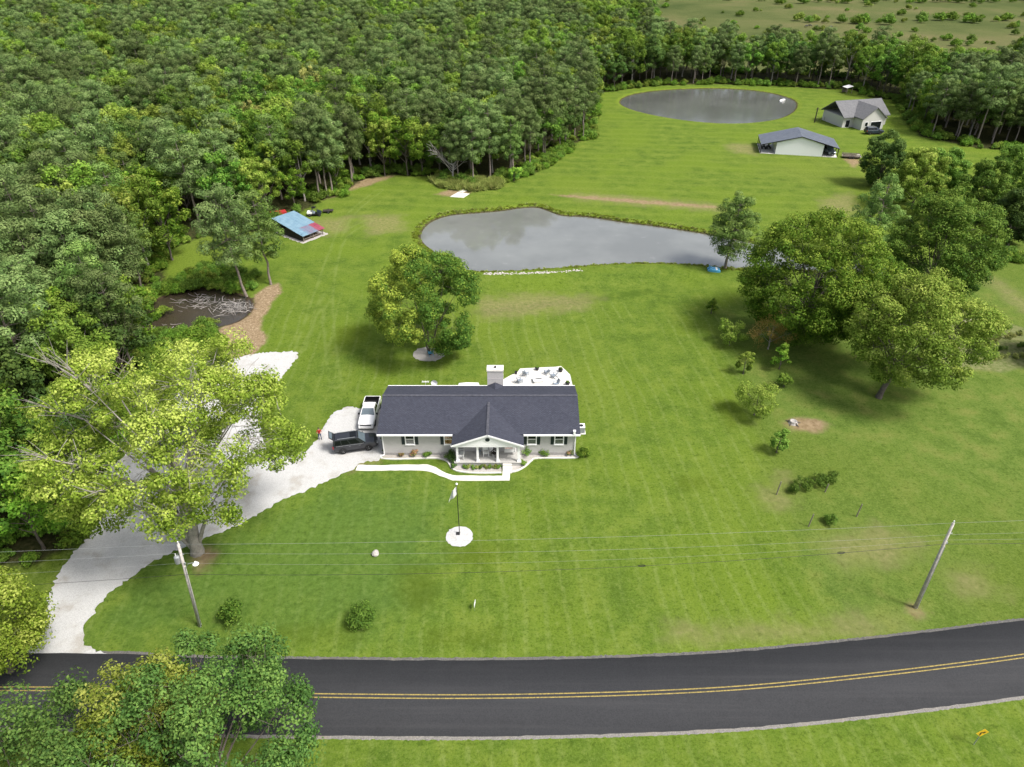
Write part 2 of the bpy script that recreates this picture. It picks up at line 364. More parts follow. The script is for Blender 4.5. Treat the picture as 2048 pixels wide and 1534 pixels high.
def ground_material():
    t = NT('lawn_and_land'); p = t.pos()
    n0 = t.noise(p, .018, 3); n1 = t.noise(p, .07, 4); n2 = t.noise(p, .33, 4, .6); n3 = t.noise(p, 1.6, 4, .65); n4 = t.noise(p, 9.0, 3, .7)
    sx = t.n('ShaderNodeSeparateXYZ', None, Vector=p)
    X, Y = sx.outputs[0], sx.outputs[1]
    # base lawn
    lawn = t.ramp(n2, [(.30, (.062, .108, .014)), (.50, (.095, .148, .019)), (.72, (.142, .188, .029))])
    lawn = t.mix(t.smap(n1, .42, .66), lawn, (.112, .168, .018))
    lawn = t.mix(t.math('MULTIPLY', t.smap(n0, .5, .7), .35), lawn, (.150, .180, .034))
    # mower stripes: fine light lines every 2.2 m and broader alternating bands
    wob = t.math('MULTIPLY_ADD', t.noise(p, .05, 2), 3.0, X)
    wob = t.math('MULTIPLY_ADD', Y, .085, wob)
    s1 = t.math('SINE', t.math('MULTIPLY', wob, 2*math.pi/1.9))
    s2 = t.math('SINE', t.math('MULTIPLY', wob, 2*math.pi/7.6))
    mown = t.math('MULTIPLY', t.smap(Y, 112, 100), t.smap(n1, .36, .52))
    fl = t.math('MULTIPLY', t.math('MULTIPLY', t.smap(s1, .55, .98), mown), t.smap(n3, .30, .62))
    lawn = t.mix(t.math('MULTIPLY', fl, .42), lawn, (.178, .225, .062))
    lawn = t.mix(t.math('MULTIPLY', t.math('MULTIPLY', t.smap(s2, -.2, .5), mown), .20), lawn, (.066, .112, .012))
    # far hayfield cut across
    wy = t.math('MULTIPLY_ADD', t.noise(p, .06, 2), 5.0, Y)
    s3 = t.math('SINE', t.math('MULTIPLY', t.math('MULTIPLY_ADD', X, .10, wy), 2*math.pi/5.0))
    lawn = t.mix(t.math('MULTIPLY', t.math('MULTIPLY', t.smap(Y, 128, 145), t.smap(s3, .0, .9)), .28), lawn, (.165, .205, .036))
    # rough right-hand lawn, duller and patchier
    rf = t.smap(t.math('MULTIPLY_ADD', t.math('SUBTRACT', n1, .5), 9.0, t.attr('rough')), 2.0, -3.5)
    rough = t.ramp(n2, [(.28, (.060, .105, .018)), (.5, (.100, .150, .030)), (.74, (.165, .175, .050))])
    rough = t.mix(t.smap(n0, .42, .62), rough, (.085, .125, .020))
    lawn = t.mix(t.math('MULTIPLY', rf, .80), lawn, rough)
    # small scale blades
    n5 = t.noise(p, 4.2, 3, .7)
    lawn = t.mix(t.math('MULTIPLY', t.smap(n5, .50, .34), .50), lawn, (.040, .068, .008))
    lawn = t.mix(t.math('MULTIPLY', t.smap(n5, .52, .70), .35), lawn, (.185, .225, .060))
    lawn = t.mix(t.math('MULTIPLY', t.smap(n3, .52, .72), .40), lawn, (.170, .205, .055))
    lawn = t.mix(t.math('MULTIPLY', t.smap(n3, .46, .30), .55), lawn, (.040, .070, .008))
    lawn = t.mix(t.math('MULTIPLY', t.smap(n4, .50, .30), .40), lawn, (.036, .064, .008))
    lawn = t.mix(t.math('MULTIPLY', t.smap(n4, .55, .75), .25), lawn, (.20, .235, .065))
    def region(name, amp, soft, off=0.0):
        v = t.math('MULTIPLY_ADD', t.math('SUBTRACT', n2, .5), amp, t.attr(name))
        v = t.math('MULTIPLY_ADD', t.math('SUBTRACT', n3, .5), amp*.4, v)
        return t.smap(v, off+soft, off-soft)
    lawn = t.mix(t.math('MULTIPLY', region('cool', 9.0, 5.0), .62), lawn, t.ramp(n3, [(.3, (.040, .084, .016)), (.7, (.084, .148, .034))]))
    lawn = t.mix(t.math('MULTIPLY', region('olive', 3.5, 1.5), .50), lawn, (.062, .088, .007))
    dampf = t.smap(t.math('MULTIPLY_ADD', t.math('SUBTRACT', n2, .5), 3.0, t.attr('damp')), 1.6, .2)
    lawn = t.mix(t.math('MULTIPLY', dampf, .55), lawn, (.045, .085, .010))
    dry = t.ramp(n3, [(.3, (.13, .135, .045)), (.7, (.26, .215, .115))])
    c = t.mix(t.math('MULTIPLY', region('dry', 7.0, 2.2), .62), lawn, dry)
    tr = t.attr('track')
    rut = t.math('ABSOLUTE', t.math('SUBTRACT', tr, .8))
    c = t.mix(t.math('MULTIPLY', t.math('MULTIPLY', t.smap(rut, .38, .05), t.smap(n2, .30, .6)), .34), c, (.17, .215, .060))
    dirt = t.ramp(n3, [(.3, (.17, .11, .065)), (.7, (.32, .23, .15))])
    c = t.mix(t.math('MULTIPLY', region('dirt', 3.0, .9), .85), c, dirt)
    c = t.mix(region('straw', 2.2, .5), c, t.ramp(t.noise(p, 2.5, 5, .75, 1.0), [(.3, (.115, .078, .045)), (.5, (.24, .175, .105)), (.72, (.42, .34, .23))]))
    gard = t.ramp(n3, [(.35, (.10, .12, .04)), (.7, (.25, .23, .13))])
    c = t.mix(t.math('MULTIPLY', region('garden', 1.5, .5), .65), c, gard)
    # woodland floor
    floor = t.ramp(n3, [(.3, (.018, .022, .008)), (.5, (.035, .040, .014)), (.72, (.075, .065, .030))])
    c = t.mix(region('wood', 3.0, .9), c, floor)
    # far meadow
    mead = t.ramp(t.noise(p, .012, 5, .65), [(.32, (.052, .072, .022)), (.5, (.085, .100, .034)), (.68, (.135, .122, .056))])
    c = t.mix(t.smap(t.attr('field'), 6, -6), c, mead)
    # banks: lush ungrazed rim, then mud at the water line
    pd = t.math('MULTIPLY_ADD', t.math('SUBTRACT', n3, .5), 1.2, t.math('MINIMUM', t.attr('pond'), t.attr('farpond')))
    c = t.mix(t.math('MULTIPLY', t.smap(pd, 2.6, 1.0), .55), c, t.ramp(n3, [(.35, (.09, .15, .012)), (.7, (.20, .23, .035))]))
    c = t.mix(t.smap(pd, .75, .25), c, t.ramp(n4, [(.35, (.030, .028, .012)), (.7, (.10, .085, .045))]))
    c = t.mix(t.smap(t.math('MULTIPLY_ADD', t.math('SUBTRACT', n3, .5), 1.5, t.attr('swamp')), .9, .1), c, (.05, .036, .024))
    h = t.math('ADD', n4, t.math('MULTIPLY', n3, .8))
    return t.out(t.bsdf(c, .95, 0, .03, t.bump(h, .55, .16)))
gverts = np.stack([GP[:, 0], GP[:, 1], gz], 1)
me = mesh_np('ground', gverts, [quads], [ground_material()], smooth=True, attrs={k: ('POINT', v) for k, v in attrs.items()})
tag(link_obj('ground', me), 'mown green lawn, rough grass and woodland floor', kind='structure')

def ragged(poly, step=.35, amp=.12, seed=1, closed=True):
    rnd = random.Random(seed); out = []; n = len(poly)
    for i in range(n if closed else n-1):
        a, b = np.array(poly[i], float), np.array(poly[(i+1) % n], float); L = np.hypot(*(b-a)); k = max(1, int(L/step))
        nrm = np.array([-(b-a)[1], (b-a)[0]])/max(L, 1e-6)
        for j in range(k): out.append(tuple(a+(b-a)*j/k+nrm*rnd.gauss(0, amp)))
    return out
def sheet(name, poly, z, mat, thick=.05):
    bm = bmesh.new(); vs_ = [bm.verts.new((x, y, z)) for x, y in poly]
    ed = [bm.edges.new((vs_[i], vs_[(i+1) % len(vs_)])) for i in range(len(vs_))]
    bmesh.ops.triangle_fill(bm, use_beauty=True, use_dissolve=False, edges=ed)
    bmesh.ops.recalc_face_normals(bm, faces=bm.faces)
    if sum(f.normal.z for f in bm.faces) < 0: bmesh.ops.reverse_faces(bm, faces=bm.faces)
    be = [e for e in bm.edges if len(e.link_faces) == 1]
    r = bmesh.ops.extrude_edge_only(bm, edges=be)
    for v in r['geom']:
        if isinstance(v, bmesh.types.BMVert): v.co.z -= thick
    me = bpy.data.meshes.new(name); bm.to_mesh(me); bm.free(); me.materials.append(mat)
    return link_obj(name, me)

# water
def water_material(name, deep, rough=.06, sc=1.2, bs=.06):
    t = NT(name); p = t.pos(); n = t.noise(p, .05, 4, .6); n2 = t.noise(p, .4, 4, .6)
    c = t.mix(t.smap(n, .35, .65), tuple(k*.85 for k in deep), tuple(k*1.12 for k in deep))
    c = t.mix(t.math('MULTIPLY', t.smap(n2, .62, .72), .25), c, tuple(k*1.5 for k in deep))
    bm_ = t.bump(t.noise(p, sc, 3), bs, .05)
    b = t.n('ShaderNodeBsdfPrincipled'); t.set(b.inputs['Base Color'], c); t.set(b.inputs['Roughness'], rough); t.set(b.inputs['Specular IOR Level'], 1.0)
    t.set(b.inputs['IOR'], 1.6); t.set(b.inputs['Normal'], bm_)
    return t.out(b.outputs[0])
def grow(poly, d):
    poly = np.asarray(poly); c = poly.mean(0); v = poly-c; L = np.hypot(*v.T)[:, None]; return c+v*(L+d)/L
tag(sheet('pond_water', [tuple(p) for p in grow(POND, 2.5)], WATER_Z, water_material('pond_water', (.150, .156, .146)), .01), 'grey still pond behind the lawn', kind='structure')
tag(sheet('far_pond_water', [tuple(p) for p in grow(FARPOND, 2.0)], WATER_Z, water_material('far_pond_water', (.10, .105, .095), .16, .5, .015), .01), 'oval pond in front of the far tree line', kind='structure')
tag(sheet('swamp_water', [tuple(p) for p in grow(SWAMP, 1.2)], -.25, water_material('swamp_water', (.042, .032, .021), .25), .01), 'dark brown woodland pool full of dead branches', kind='structure')

# road
def asphalt():
    t = NT('asphalt'); p = t.pos(); n = t.noise(p, 9, 4, .7); n1 = t.noise(p, .5, 4); 
    mp = t.n('ShaderNodeMapping', None, Vector=p, Scale=(.05, 1.6, 1)); n2 = t.noise(mp.outputs[0], 1.0, 3)
    c = t.ramp(n, [(.3, (.020, .021, .023)), (.7, (.036, .037, .040))])
    c = t.mix(t.math('MULTIPLY', t.smap(n2, .45, .7), .35), c, (.046, .046, .048))
    c = t.mix(t.math('MULTIPLY', t.smap(n1, .55, .75), .25), c, (.017, .017, .018))
    return t.out(t.bsdf(c, .85, 0, .3, t.bump(n, .25, .02)))
def gravel(name, c1, c2, c3, fine=14, tracks=False, earth=(.24, .21, .16)):
    t = NT(name); p = t.pos(); n = t.noise(p, fine, 4, .75); n1 = t.noise(p, .35, 4); n2 = t.noise(p, 1.8, 4, .65)
    c = t.ramp(n, [(.3, c1), (.5, c2), (.72, c3)])
    c = t.mix(t.math('MULTIPLY', t.smap(n1, .50, .68), .45), c, earth)
    c = t.mix(t.math('MULTIPLY', t.smap(n2, .55, .75), .25), c, tuple(k*.55 for k in c2))
    return t.out(t.bsdf(c, .92, 0, .2, t.bump(n, .5, .05)))
M['gravel'] = gravel('white_gravel', (.29, .285, .28), (.43, .428, .42), (.56, .555, .545))
M['gravel_bed'] = gravel('bed_gravel', (.26, .24, .22), (.38, .36, .34), (.52, .49, .46), 10)
M['shoulder'] = gravel('shoulder_gravel', (.12, .115, .105), (.19, .18, .165), (.29, .275, .25), 8)
road_c = [(-240,33.6),(-120,33.7)]+PL([(0,1378),(300,1386),(600,1391),(1000,1393),(1400,1381),(1700,1355),(2048,1312),(2300,1268)])+[(70,50),(92,66),(118,92),(150,130)]
road_c = catmull(road_c, 6, False)
def ribbon(line, a, b, ragg=0.0, seed=0):
    rnd = random.Random(seed); d = np.gradient(line, axis=0); nrm = np.stack([-d[:, 1], d[:, 0]], 1); nrm /= np.hypot(*nrm.T)[:, None]
    j = lambda: np.array([rnd.gauss(0, ragg) for _ in line])[:, None]
    return line+nrm*(a+j()), line+nrm*(b+j())
def ribbon_obj(name, line, a, b, z, mat, ragg=0.0, thick=.06, seed=0):
    A, B = ribbon(line, a, b, ragg, seed); n = len(A)
    v = np.concatenate([np.c_[A, np.full(n, z)], np.c_[B, np.full(n, z)], np.c_[A, np.full(n, z-thick)], np.c_[B, np.full(n, z-thick)]])
    i = np.arange(n-1); f = np.concatenate([np.stack([i, i+1, n+i+1, n+i], 1), np.stack([2*n+i, 2*n+i+1, i+1, i], 1), np.stack([n+i, n+i+1, 3*n+i+1, 3*n+i], 1)])
    me = mesh_np(name, v, [f], [mat]); bm = bmesh.new(); bm.from_mesh(me); bmesh.ops.recalc_face_normals(bm, faces=bm.faces)
    if max(bm.faces, key=lambda q: q.calc_area()).normal.z < 0: bmesh.ops.reverse_faces(bm, faces=bm.faces)
    bm.to_mesh(me); bm.free()
    return link_obj(name, me)
fine_road = catmull(road_c, 4, False)
tag(ribbon_obj('road_shoulder', catmull(fine_road, 4, False), -3.66, 3.66, .012, M['shoulder'], .028), 'thin grey gravel shoulders of the road', kind='structure')
tag(ribbon_obj('road', fine_road, -3.38, 3.38, .035, asphalt(), .02), 'dark two-lane asphalt road curving past the lawn', kind='structure')
def paint():
    t = NT('yellow_road_paint'); p = t.pos(); n = t.noise(p, 7, 4, .7)
    return t.out(t.bsdf(t.ramp(n, [(.35, (.13, .105, .045)), (.6, (.34, .255, .065))]), .8))
M['yellow'] = paint()
rd = bpy.data.objects['road']
for off in (-.16, .16):
    o = ribbon_obj('centre_line', fine_road, off-.055, off+.055, .040, M['yellow'], 0, .003); o.parent = rd
    tag(o, 'faded yellow painted centre line')
# driveway
drive_px = [(40,1322),(78,1285),(90,1240),(97,1186),(120,1144),(152,1098),(179,1072),(198,1041),(196,1000),(205,953),(232,925),(275,890),(318,858),(345,800),(400,752),(455,722),(508,708),(560,704),(596,705),(585,728),(566,750),(536,792),(520,850),(532,892),(570,912),(610,902),(632,882),(645,858),(655,838),(672,824),(694,814),(716,816),(738,812),(757,806),(762,830),(764,880),(764,916),(722,926),(700,942),(677,950),(634,972),(594,988),(544,1011),(480,1049),(403,1079),(342,1106),(304,1125),(259,1157),(213,1194),(183,1232),(164,1268),(190,1300),(250,1326)]
tag(sheet('driveway', ragged([tuple(q) for q in catmull(PL(drive_px), 3)], .25, .13, 3), .022, M['gravel'], .05), 'white gravel driveway running from the road to the house', kind='structure')
# ------------------------------------------------------------------ plants
def unit(a): return a/np.maximum(np.linalg.norm(a, axis=-1, keepdims=True), 1e-9)
def leaf_quads(rng, pos, outd, size, up=.45, rnd=.55, asp=.6, along=None):
    n = len(pos)
    nrm = unit(outd*1.0+np.array([0, 0, up*.8])+rng.normal(0, rnd*.75, (n, 3)))
    if along is None: along = rng.normal(0, 1, (n, 3))
    t = unit(along-nrm*np.sum(along*nrm, 1, keepdims=True)); b = np.cross(nrm, t)
    s = (size*rng.uniform(.65, 1.3, n))[:, None]
    v = np.stack([pos-t*s*.5, pos+b*s*.5*asp, pos+t*s*.5, pos-b*s*.5*asp], 1)
    return v.reshape(-1, 3)
def clump_leaves(rng, C, rad, n_each, size, flatz=.75, up=.45, shell=.45, ctint=None, asp=.6, droop=0.0):
    ns = rng.poisson(n_each, len(C)); k = np.repeat(np.arange(len(C)), ns)
    d = unit(rng.normal(0, 1, (len(k), 3))); r = rad[k]*(shell+(1-shell)*rng.random(len(k))**.6)
    off = d*r[:, None]*np.array([1, 1, flatz]); off[:, 2] -= droop*(off[:, 0]**2+off[:, 1]**2)
    pos = C[k]+off
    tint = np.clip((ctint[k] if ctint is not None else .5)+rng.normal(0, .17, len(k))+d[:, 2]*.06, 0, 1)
    return leaf_quads(rng, pos, d, size, up, .5, asp), tint
def bez(a, b, c, n):
    t = np.linspace(0, 1, n)[:, None]; return (1-t)**2*a+2*t*(1-t)*b+t*t*c
def tubes_mesh(name, tubes, mat, parent=None, n=6):
    V, F, base = [], [], 0
    for path, rad, nn in tubes:
        path = np.asarray(path, float); m = len(path); rad = np.broadcast_to(rad, m)
        d = unit(np.gradient(path, axis=0)); ref = np.array([.31, .17, .93]); a = np.cross(d, ref); bad = np.linalg.norm(a, axis=1) < .2
        a[bad] = np.cross(d[bad], [1, 0, 0]); a = unit(a); b = np.cross(d, a); ang = np.arange(nn)*2*np.pi/nn
        ring = path[:, None]+(a[:, None]*np.cos(ang)[None, :, None]+b[:, None]*np.sin(ang)[None, :, None])*rad[:, None, None]
        V.append(ring.reshape(-1, 3)); i = np.arange(m-1)[:, None]*nn; k = np.arange(nn)[None]; k2 = (k+1) % nn
        F.append((np.stack([i+k, i+k2, i+nn+k2, i+nn+k], -1)+base).reshape(-1, 4)); base += m*nn
    return mesh_np(name, np.concatenate(V), [np.concatenate(F)], [mat], smooth=True)
def leaves_mesh(name, V, tint, mat):
    n = len(V)//4
    return mesh_np(name, V, [np.arange(n*4).reshape(n, 4)], [mat], attrs={'tint': ('FACE', tint)})

def broadleaf(seed, h, rad, base_h, leaf_m, bark_m, lobes=11, clumps=90, per=60, size=.32, tr=.28, lean=(0, 0), stems=1,
              aspect=1.0, crad=None, sparse=0.0, flatz=.75, tintf=None, low=.0, twig=True, lobe_r=.46, bare=0, full=1.78):
    """one tree at the origin: returns (trunk mesh, crown mesh)"""
    rng = np.random.default_rng(seed); tubes = []
    cz = base_h+(h-base_h)*.5; rz = (h-base_h)*.5
    cen = np.array([lean[0], lean[1], cz])
    # lobes spread over the envelope
    gi = np.arange(lobes)+.5; ph = np.arccos(1-full*gi/lobes); th = np.pi*(1+5**.5)*gi+rng.uniform(0, 6)
    ld = np.stack([np.cos(th)*np.sin(ph), np.sin(th)*np.sin(ph), np.cos(ph)], 1)+rng.normal(0, .12, (lobes, 3)); ld = unit(ld)
    lr = lobe_r*rng.uniform(.78, 1.2, lobes)
    env = np.array([rad, rad*aspect, rz]); L = cen+ld*env*(1-lr*.85)[:, None]*rng.uniform(.9, 1.08, (lobes, 1))
    L = np.vstack([L, cen+np.array([0, 0, rz*.15])]); lr = np.append(lr, lobe_r*.9)
    # clumps on the lobes' outer faces
    k = rng.integers(0, len(L), clumps); d = unit(rng.normal(0, 1, (clumps, 3))+unit(L-cen)[k]*.9+np.array([0, 0, .15]))
    C = L[k]+d*env*lr[k][:, None]*rng.uniform(.55, 1.0, (clumps, 1))
    C[:, 2] = np.maximum(C[:, 2], base_h*.8+low+rng.random(clumps)*1.5)
    if crad is None: crad = rad*.17
    cr = crad*rng.uniform(.7, 1.35, clumps)
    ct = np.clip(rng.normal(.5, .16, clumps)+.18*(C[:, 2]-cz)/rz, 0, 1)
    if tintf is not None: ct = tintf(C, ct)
    keep = rng.random(clumps) > sparse
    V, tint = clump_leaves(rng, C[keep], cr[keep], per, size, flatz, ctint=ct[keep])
    # wood
    top = cen+np.array([0, 0, rz*.35]); fork = np.array([lean[0]*.15, lean[1]*.15, max(base_h*.75, .6)])
    feet = [np.zeros(3)] if stems == 1 else [np.array([math.cos(a)*tr*1.2, math.sin(a)*tr*1.2, 0]) for a in np.arange(stems)*2*np.pi/stems+.5]
    for q, ft in enumerate(feet):
        tp = top if stems == 1 else cen+np.array([ft[0]/tr*rad*.3, ft[1]/tr*rad*.3, rz*.3])
        path = bez(ft, fork+ft*1.5, tp, 8); path[1:-1] += rng.normal(0, tr*.25, (6, 3))*[1, 1, .2]
        rr = tr*np.array([1.35, 1.0, .9, .8, .66, .5, .34, .16])*(1 if stems == 1 else .62)
        tubes.append((path, rr, 8))
        if q == 0: main = path
    for i, l in enumerate(L[:-1]):
        zt = np.clip(fork[2]+(l[2]-fork[2])*rng.uniform(.15, .45), fork[2]*.9, top[2]); j = np.argmin(abs(main[:, 2]-zt)); a = main[j]
        mid = (a+l)/2+np.array([0, 0, -.06*np.linalg.norm(l-a)])+rng.normal(0, .25, 3)
        tubes.append((bez(a, mid, l, 6), tr*np.array([.40, .31, .24, .18, .12, .06])*(.8 if lobes > 13 else 1)*(1 if stems == 1 else .7), 6))
    if twig:
        for i in range(clumps):
            l = L[k[i]]+rng.normal(0, .10*rad, 3); m = (l+C[i])/2+rng.normal(0, .2, 3)
            tubes.append((bez(l, m, C[i], 4), np.array([.055, .042, .03, .012])*tr, 4))
    for i in range(bare):       # dead sprays without leaves
        up_ = np.where((L[:, 2] > cz-1) & (L[:, 0] < cen[0]+2) & (L[:, 1] < cen[1]+2))[0]; l = L[up_[i % len(up_)]]; e = l+unit(unit(l-cen)+np.array([-.2, -.2, .9])+rng.normal(0, .2, 3))*rad*.42
        tubes.append((bez(l, (l+e)/2+rng.normal(0, .3, 3), e, 5), np.array([.2, .16, .12, .07, .03])*tr, 4))
        for q in range(9):
            s_ = l+(e-l)*rng.uniform(.2, .9); e2 = s_+unit(e-l+rng.normal(0, 1.5, 3))*rad*.20
            tubes.append((bez(s_, (s_+e2)/2+rng.normal(0, .12, 3), e2, 4), np.array([.08, .06, .045, .02])*tr, 3))
    return tubes_mesh('trunk', tubes, bark_m), leaves_mesh('crown', V, tint, leaf_m)

def pine(seed, h, rad, base_h, leaf_m, bark_m, whorls=11, per=55, tr=.22, lean=(0, 0), crad=.95, conic=.35, size=.42):
    rng = np.random.default_rng(seed); tubes = []; Cs = []; rs = []; ts = []
    path = bez(np.zeros(3), np.array([lean[0]*.2, lean[1]*.2, h*.5]), np.array([lean[0], lean[1], h*.97]), 9); path[1:-1, :2] += rng.normal(0, .10, (7, 2))
    tubes.append((path, tr*np.array([1.3, 1, .92, .84, .74, .62, .48, .32, .12]), 8))
    az = rng.uniform(0, 6)
    for w in range(whorls):
        f = (w+.4)/whorls; z = base_h+(h-base_h)*f
        prof = (1-f)**conic*np.clip(.35+f*2.8, 0, 1) if conic < .9 else (1-f)**.8*np.clip(.5+f*3, 0, 1)
        nb = int(np.clip(round(2.3+5.0*prof), 3, 7)); p0 = np.array([np.interp(z, path[:, 2], path[:, i]) for i in range(3)])
        for b in range(nb):
            az += 2.4; Lb = rad*prof*rng.uniform(.7, 1.12)
            d = np.array([math.cos(az), math.sin(az), 0]); e = p0+d*Lb+np.array([0, 0, Lb*rng.uniform(.05, .38)-(.15*Lb if f < .3 else 0)])
            tubes.append((bez(p0, (p0+e)/2+np.array([0, 0, -.08*Lb]), e, 4), tr*np.array([.22, .17, .11, .04]), 4))
            tt = rng.normal(.5, .13)
            for s in ([1.0, .55] if Lb > 1.9 else [1.0]):
                c = p0+(e-p0)*s+rng.normal(0, .28, 3); Cs.append(c); rs.append(crad*rng.uniform(.75, 1.2)*(1 if s == 1 else .85)); ts.append(tt)
    Cs.append(path[-1]); rs.append(crad*.8); ts.append(.6)
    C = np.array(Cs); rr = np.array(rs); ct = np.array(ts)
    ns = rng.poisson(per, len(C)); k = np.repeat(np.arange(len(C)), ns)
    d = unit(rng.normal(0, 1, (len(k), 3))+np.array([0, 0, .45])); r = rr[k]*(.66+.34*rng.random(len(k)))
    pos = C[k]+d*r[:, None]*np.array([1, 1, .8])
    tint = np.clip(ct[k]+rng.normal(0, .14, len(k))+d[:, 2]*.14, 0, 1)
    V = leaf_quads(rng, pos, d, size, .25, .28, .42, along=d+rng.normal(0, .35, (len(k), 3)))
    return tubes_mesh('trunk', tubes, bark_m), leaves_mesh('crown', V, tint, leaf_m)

def bush_mesh(seed, rad, h, leaf_m, n=14, per=80, size=.16, crad=.38, tint_mu=.5, accent=None):
    rng = np.random.default_rng(seed)
    d = unit(rng.normal(0, 1, (n, 3))); d[:, 2] = abs(d[:, 2]); C = d*np.array([rad, rad, h*.62])*rng.uniform(.35, .8, (n, 1))+np.array([0, 0, h*.32])
    V, tint = clump_leaves(rng, C, np.full(n, rad*crad)*rng.uniform(.8, 1.3, n), per, size, .85, up=.5, ctint=np.clip(rng.normal(tint_mu, .14, n), 0, 1))
    V[:, 2] = np.maximum(V[:, 2], .01)
    return leaves_mesh('foliage', V, tint, leaf_m)
def stems_mesh(seed, n, h, spread, r, mat):
    rng = np.random.default_rng(seed); tb = []
    for i in range(n):
        a = rng.uniform(0, 6.3); e = np.array([math.cos(a)*spread*rng.random(), math.sin(a)*spread*rng.random(), h*rng.uniform(.6, 1)])
        tb.append((bez(np.array([0, 0, 0.]), e*[.2, .2, .6], e, 5), r*np.array([1, .85, .65, .45, .2]), 5))
    return tubes_mesh('stem', tb, mat)

LM = {}
LM['maple'] = leafmat('leaf_maple', (.045, .075, .008), (.122, .168, .018), (.270, .300, .066), .34)
LM['oak'] = leafmat('leaf_oak', (.018, .048, .008), (.052, .115, .014), (.135, .205, .032), .26)
LM['walnut'] = leafmat('leaf_walnut', (.022, .056, .006), (.068, .138, .012), (.200, .270, .038), .30)
LM['olive'] = leafmat('leaf_olive', (.034, .064, .008), (.098, .150, .018), (.215, .255, .050), .30)
LM['bright'] = leafmat('leaf_bright', (.030, .066, .008), (.078, .138, .016), (.160, .225, .036), .30)
LM['yellow'] = leafmat('leaf_yellow', (.026, .080, .014), (.078, .165, .024), (.36, .44, .066), .32)
LM['autumn'] = leafmat('leaf_autumn', (.14, .12, .025), (.26, .20, .05), (.42, .30, .10), .3)
LM['autumn2'] = leafmat('leaf_golden', (.075, .095, .018), (.17, .18, .045), (.31, .29, .10), .3)
LM['pine'] = leafmat('needles', (.030, .055, .016), (.068, .104, .030), (.135, .175, .060), .15)
LM['pine2'] = leafmat('needles_bright', (.030, .062, .014), (.068, .115, .024), (.140, .190, .050), .15)
LM['shrub'] = leafmat('leaf_shrub', (.030, .065, .010), (.065, .120, .016), (.130, .195, .034), .26)
LM['dark'] = leafmat('leaf_dark', (.018, .040, .010), (.040, .078, .016), (.085, .130, .028), .22)
LM['kudzu'] = leafmat('leaf_vine', (.034, .074, .008), (.072, .135, .014), (.140, .205, .026), .28)
LM['grassy'] = leafmat('blades', (.075, .11, .020), (.15, .18, .045), (.27, .27, .09), .3)
LM['reed'] = leafmat('reeds', (.060, .085, .010), (.115, .150, .016), (.20, .22, .035), .3)
LM['flower'] = leafmat('petals', (.040, .080, .020), (.085, .105, .030), (.42, .15, .13), .2)

def plant_tree(name, meshes, label, loc, rz=0.0, s=1.0, group=None, cat='tree'):
    t = thing(name, label, cat, loc, rz, group, s)
    link_obj('trunk', meshes[0], t); link_obj('crown', meshes[1], t)
    return t
rnd = random.Random(7)

# --- the big maple by the drive
def tint_maple(C, ct): return np.clip(ct+.05, 0, 1)
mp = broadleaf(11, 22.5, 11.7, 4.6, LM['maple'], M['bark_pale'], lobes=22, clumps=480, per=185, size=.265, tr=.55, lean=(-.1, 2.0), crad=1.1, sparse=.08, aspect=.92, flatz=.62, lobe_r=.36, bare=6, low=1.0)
x, y = P(395, 1105)
big = plant_tree('maple_tree', mp, 'big pale-green spreading tree overhanging the gravel drive, bare twigs showing', (x, y, 0))
# its forking main stems
tb = []
for e, r in (((-3.8, 3.0, 10), .34), ((1.6, 2.2, 12), .38), ((-1.2, 4.5, 12), .30), ((4.6, 1.2, 9), .22), ((-6.5, .5, 8), .20)):
    e = np.array(e, float); tb.append((bez(np.array([e[0]*.03, e[1]*.03, .2]), np.array([e[0]*.25, e[1]*.2, e[2]*.45]), e, 7), r*np.array([1.25, 1, .9, .78, .64, .5, .35]), 9))
link_obj('limb', tubes_mesh('limb', tb, M['bark_pale']), big)

# --- the two-tone tree on the lawn
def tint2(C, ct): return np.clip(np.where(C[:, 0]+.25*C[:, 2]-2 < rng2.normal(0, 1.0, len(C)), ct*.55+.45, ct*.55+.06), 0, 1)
rng2 = np.random.default_rng(5)
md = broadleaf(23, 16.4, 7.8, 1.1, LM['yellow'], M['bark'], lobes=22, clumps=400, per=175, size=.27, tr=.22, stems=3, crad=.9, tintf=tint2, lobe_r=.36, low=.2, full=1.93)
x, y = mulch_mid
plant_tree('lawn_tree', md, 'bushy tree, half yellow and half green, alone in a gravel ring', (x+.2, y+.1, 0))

# --- trees right of the pond
def put(px, name, mesh, label, **k):
    x, y = P(*px); return plant_tree(name, mesh, label, (x, y, min(0, height_at(x, y))), **k)
put((1450, 537), 'pine_tree', pine(31, 13.4, 4.9, 2.6, LM['pine2'], M['bark_pine'], whorls=11, per=190, size=.30, tr=.24, lean=(.7, 0), crad=1.0, conic=.45), 'lone dark-green pine at the pond edge beside the blue pedal boat')
put((1603, 668), 'walnut_tree', broadleaf(41, 19.2, 10.6, .5, LM['walnut'], M['bark'], lobes=30, clumps=600, per=165, size=.31, tr=.40, lean=(0, -.5), crad=1.15, lobe_r=.33, full=1.93), 'huge round dense green tree next to the pond, foliage almost to the ground')
put((1757, 795), 'leaning_tree', broadleaf(43, 16.6, 8.5, 3.2, LM['olive'], M['bark'], lobes=26, clumps=430, per=165, size=.29, tr=.36, lean=(2.9, 1.0), crad=1.1, lobe_r=.33, full=1.85, sparse=.08), 'broad olive-yellow tree with a leaning bare trunk on rough grass')
put((1846, 602), 'maple_tree', broadleaf(47, 18.6, 8.1, .4, LM['oak'], M['bark'], lobes=27, clumps=480, per=165, size=.30, tr=.36, crad=1.05, lobe_r=.33, full=1.93, tintf=lambda C, c: np.clip(c+.12*(C[:, 2] > 10), 0, 1)), 'tall domed deep-green tree with lighter upper leaves behind the leaning tree')  # leaf tint is raised in the upper crown
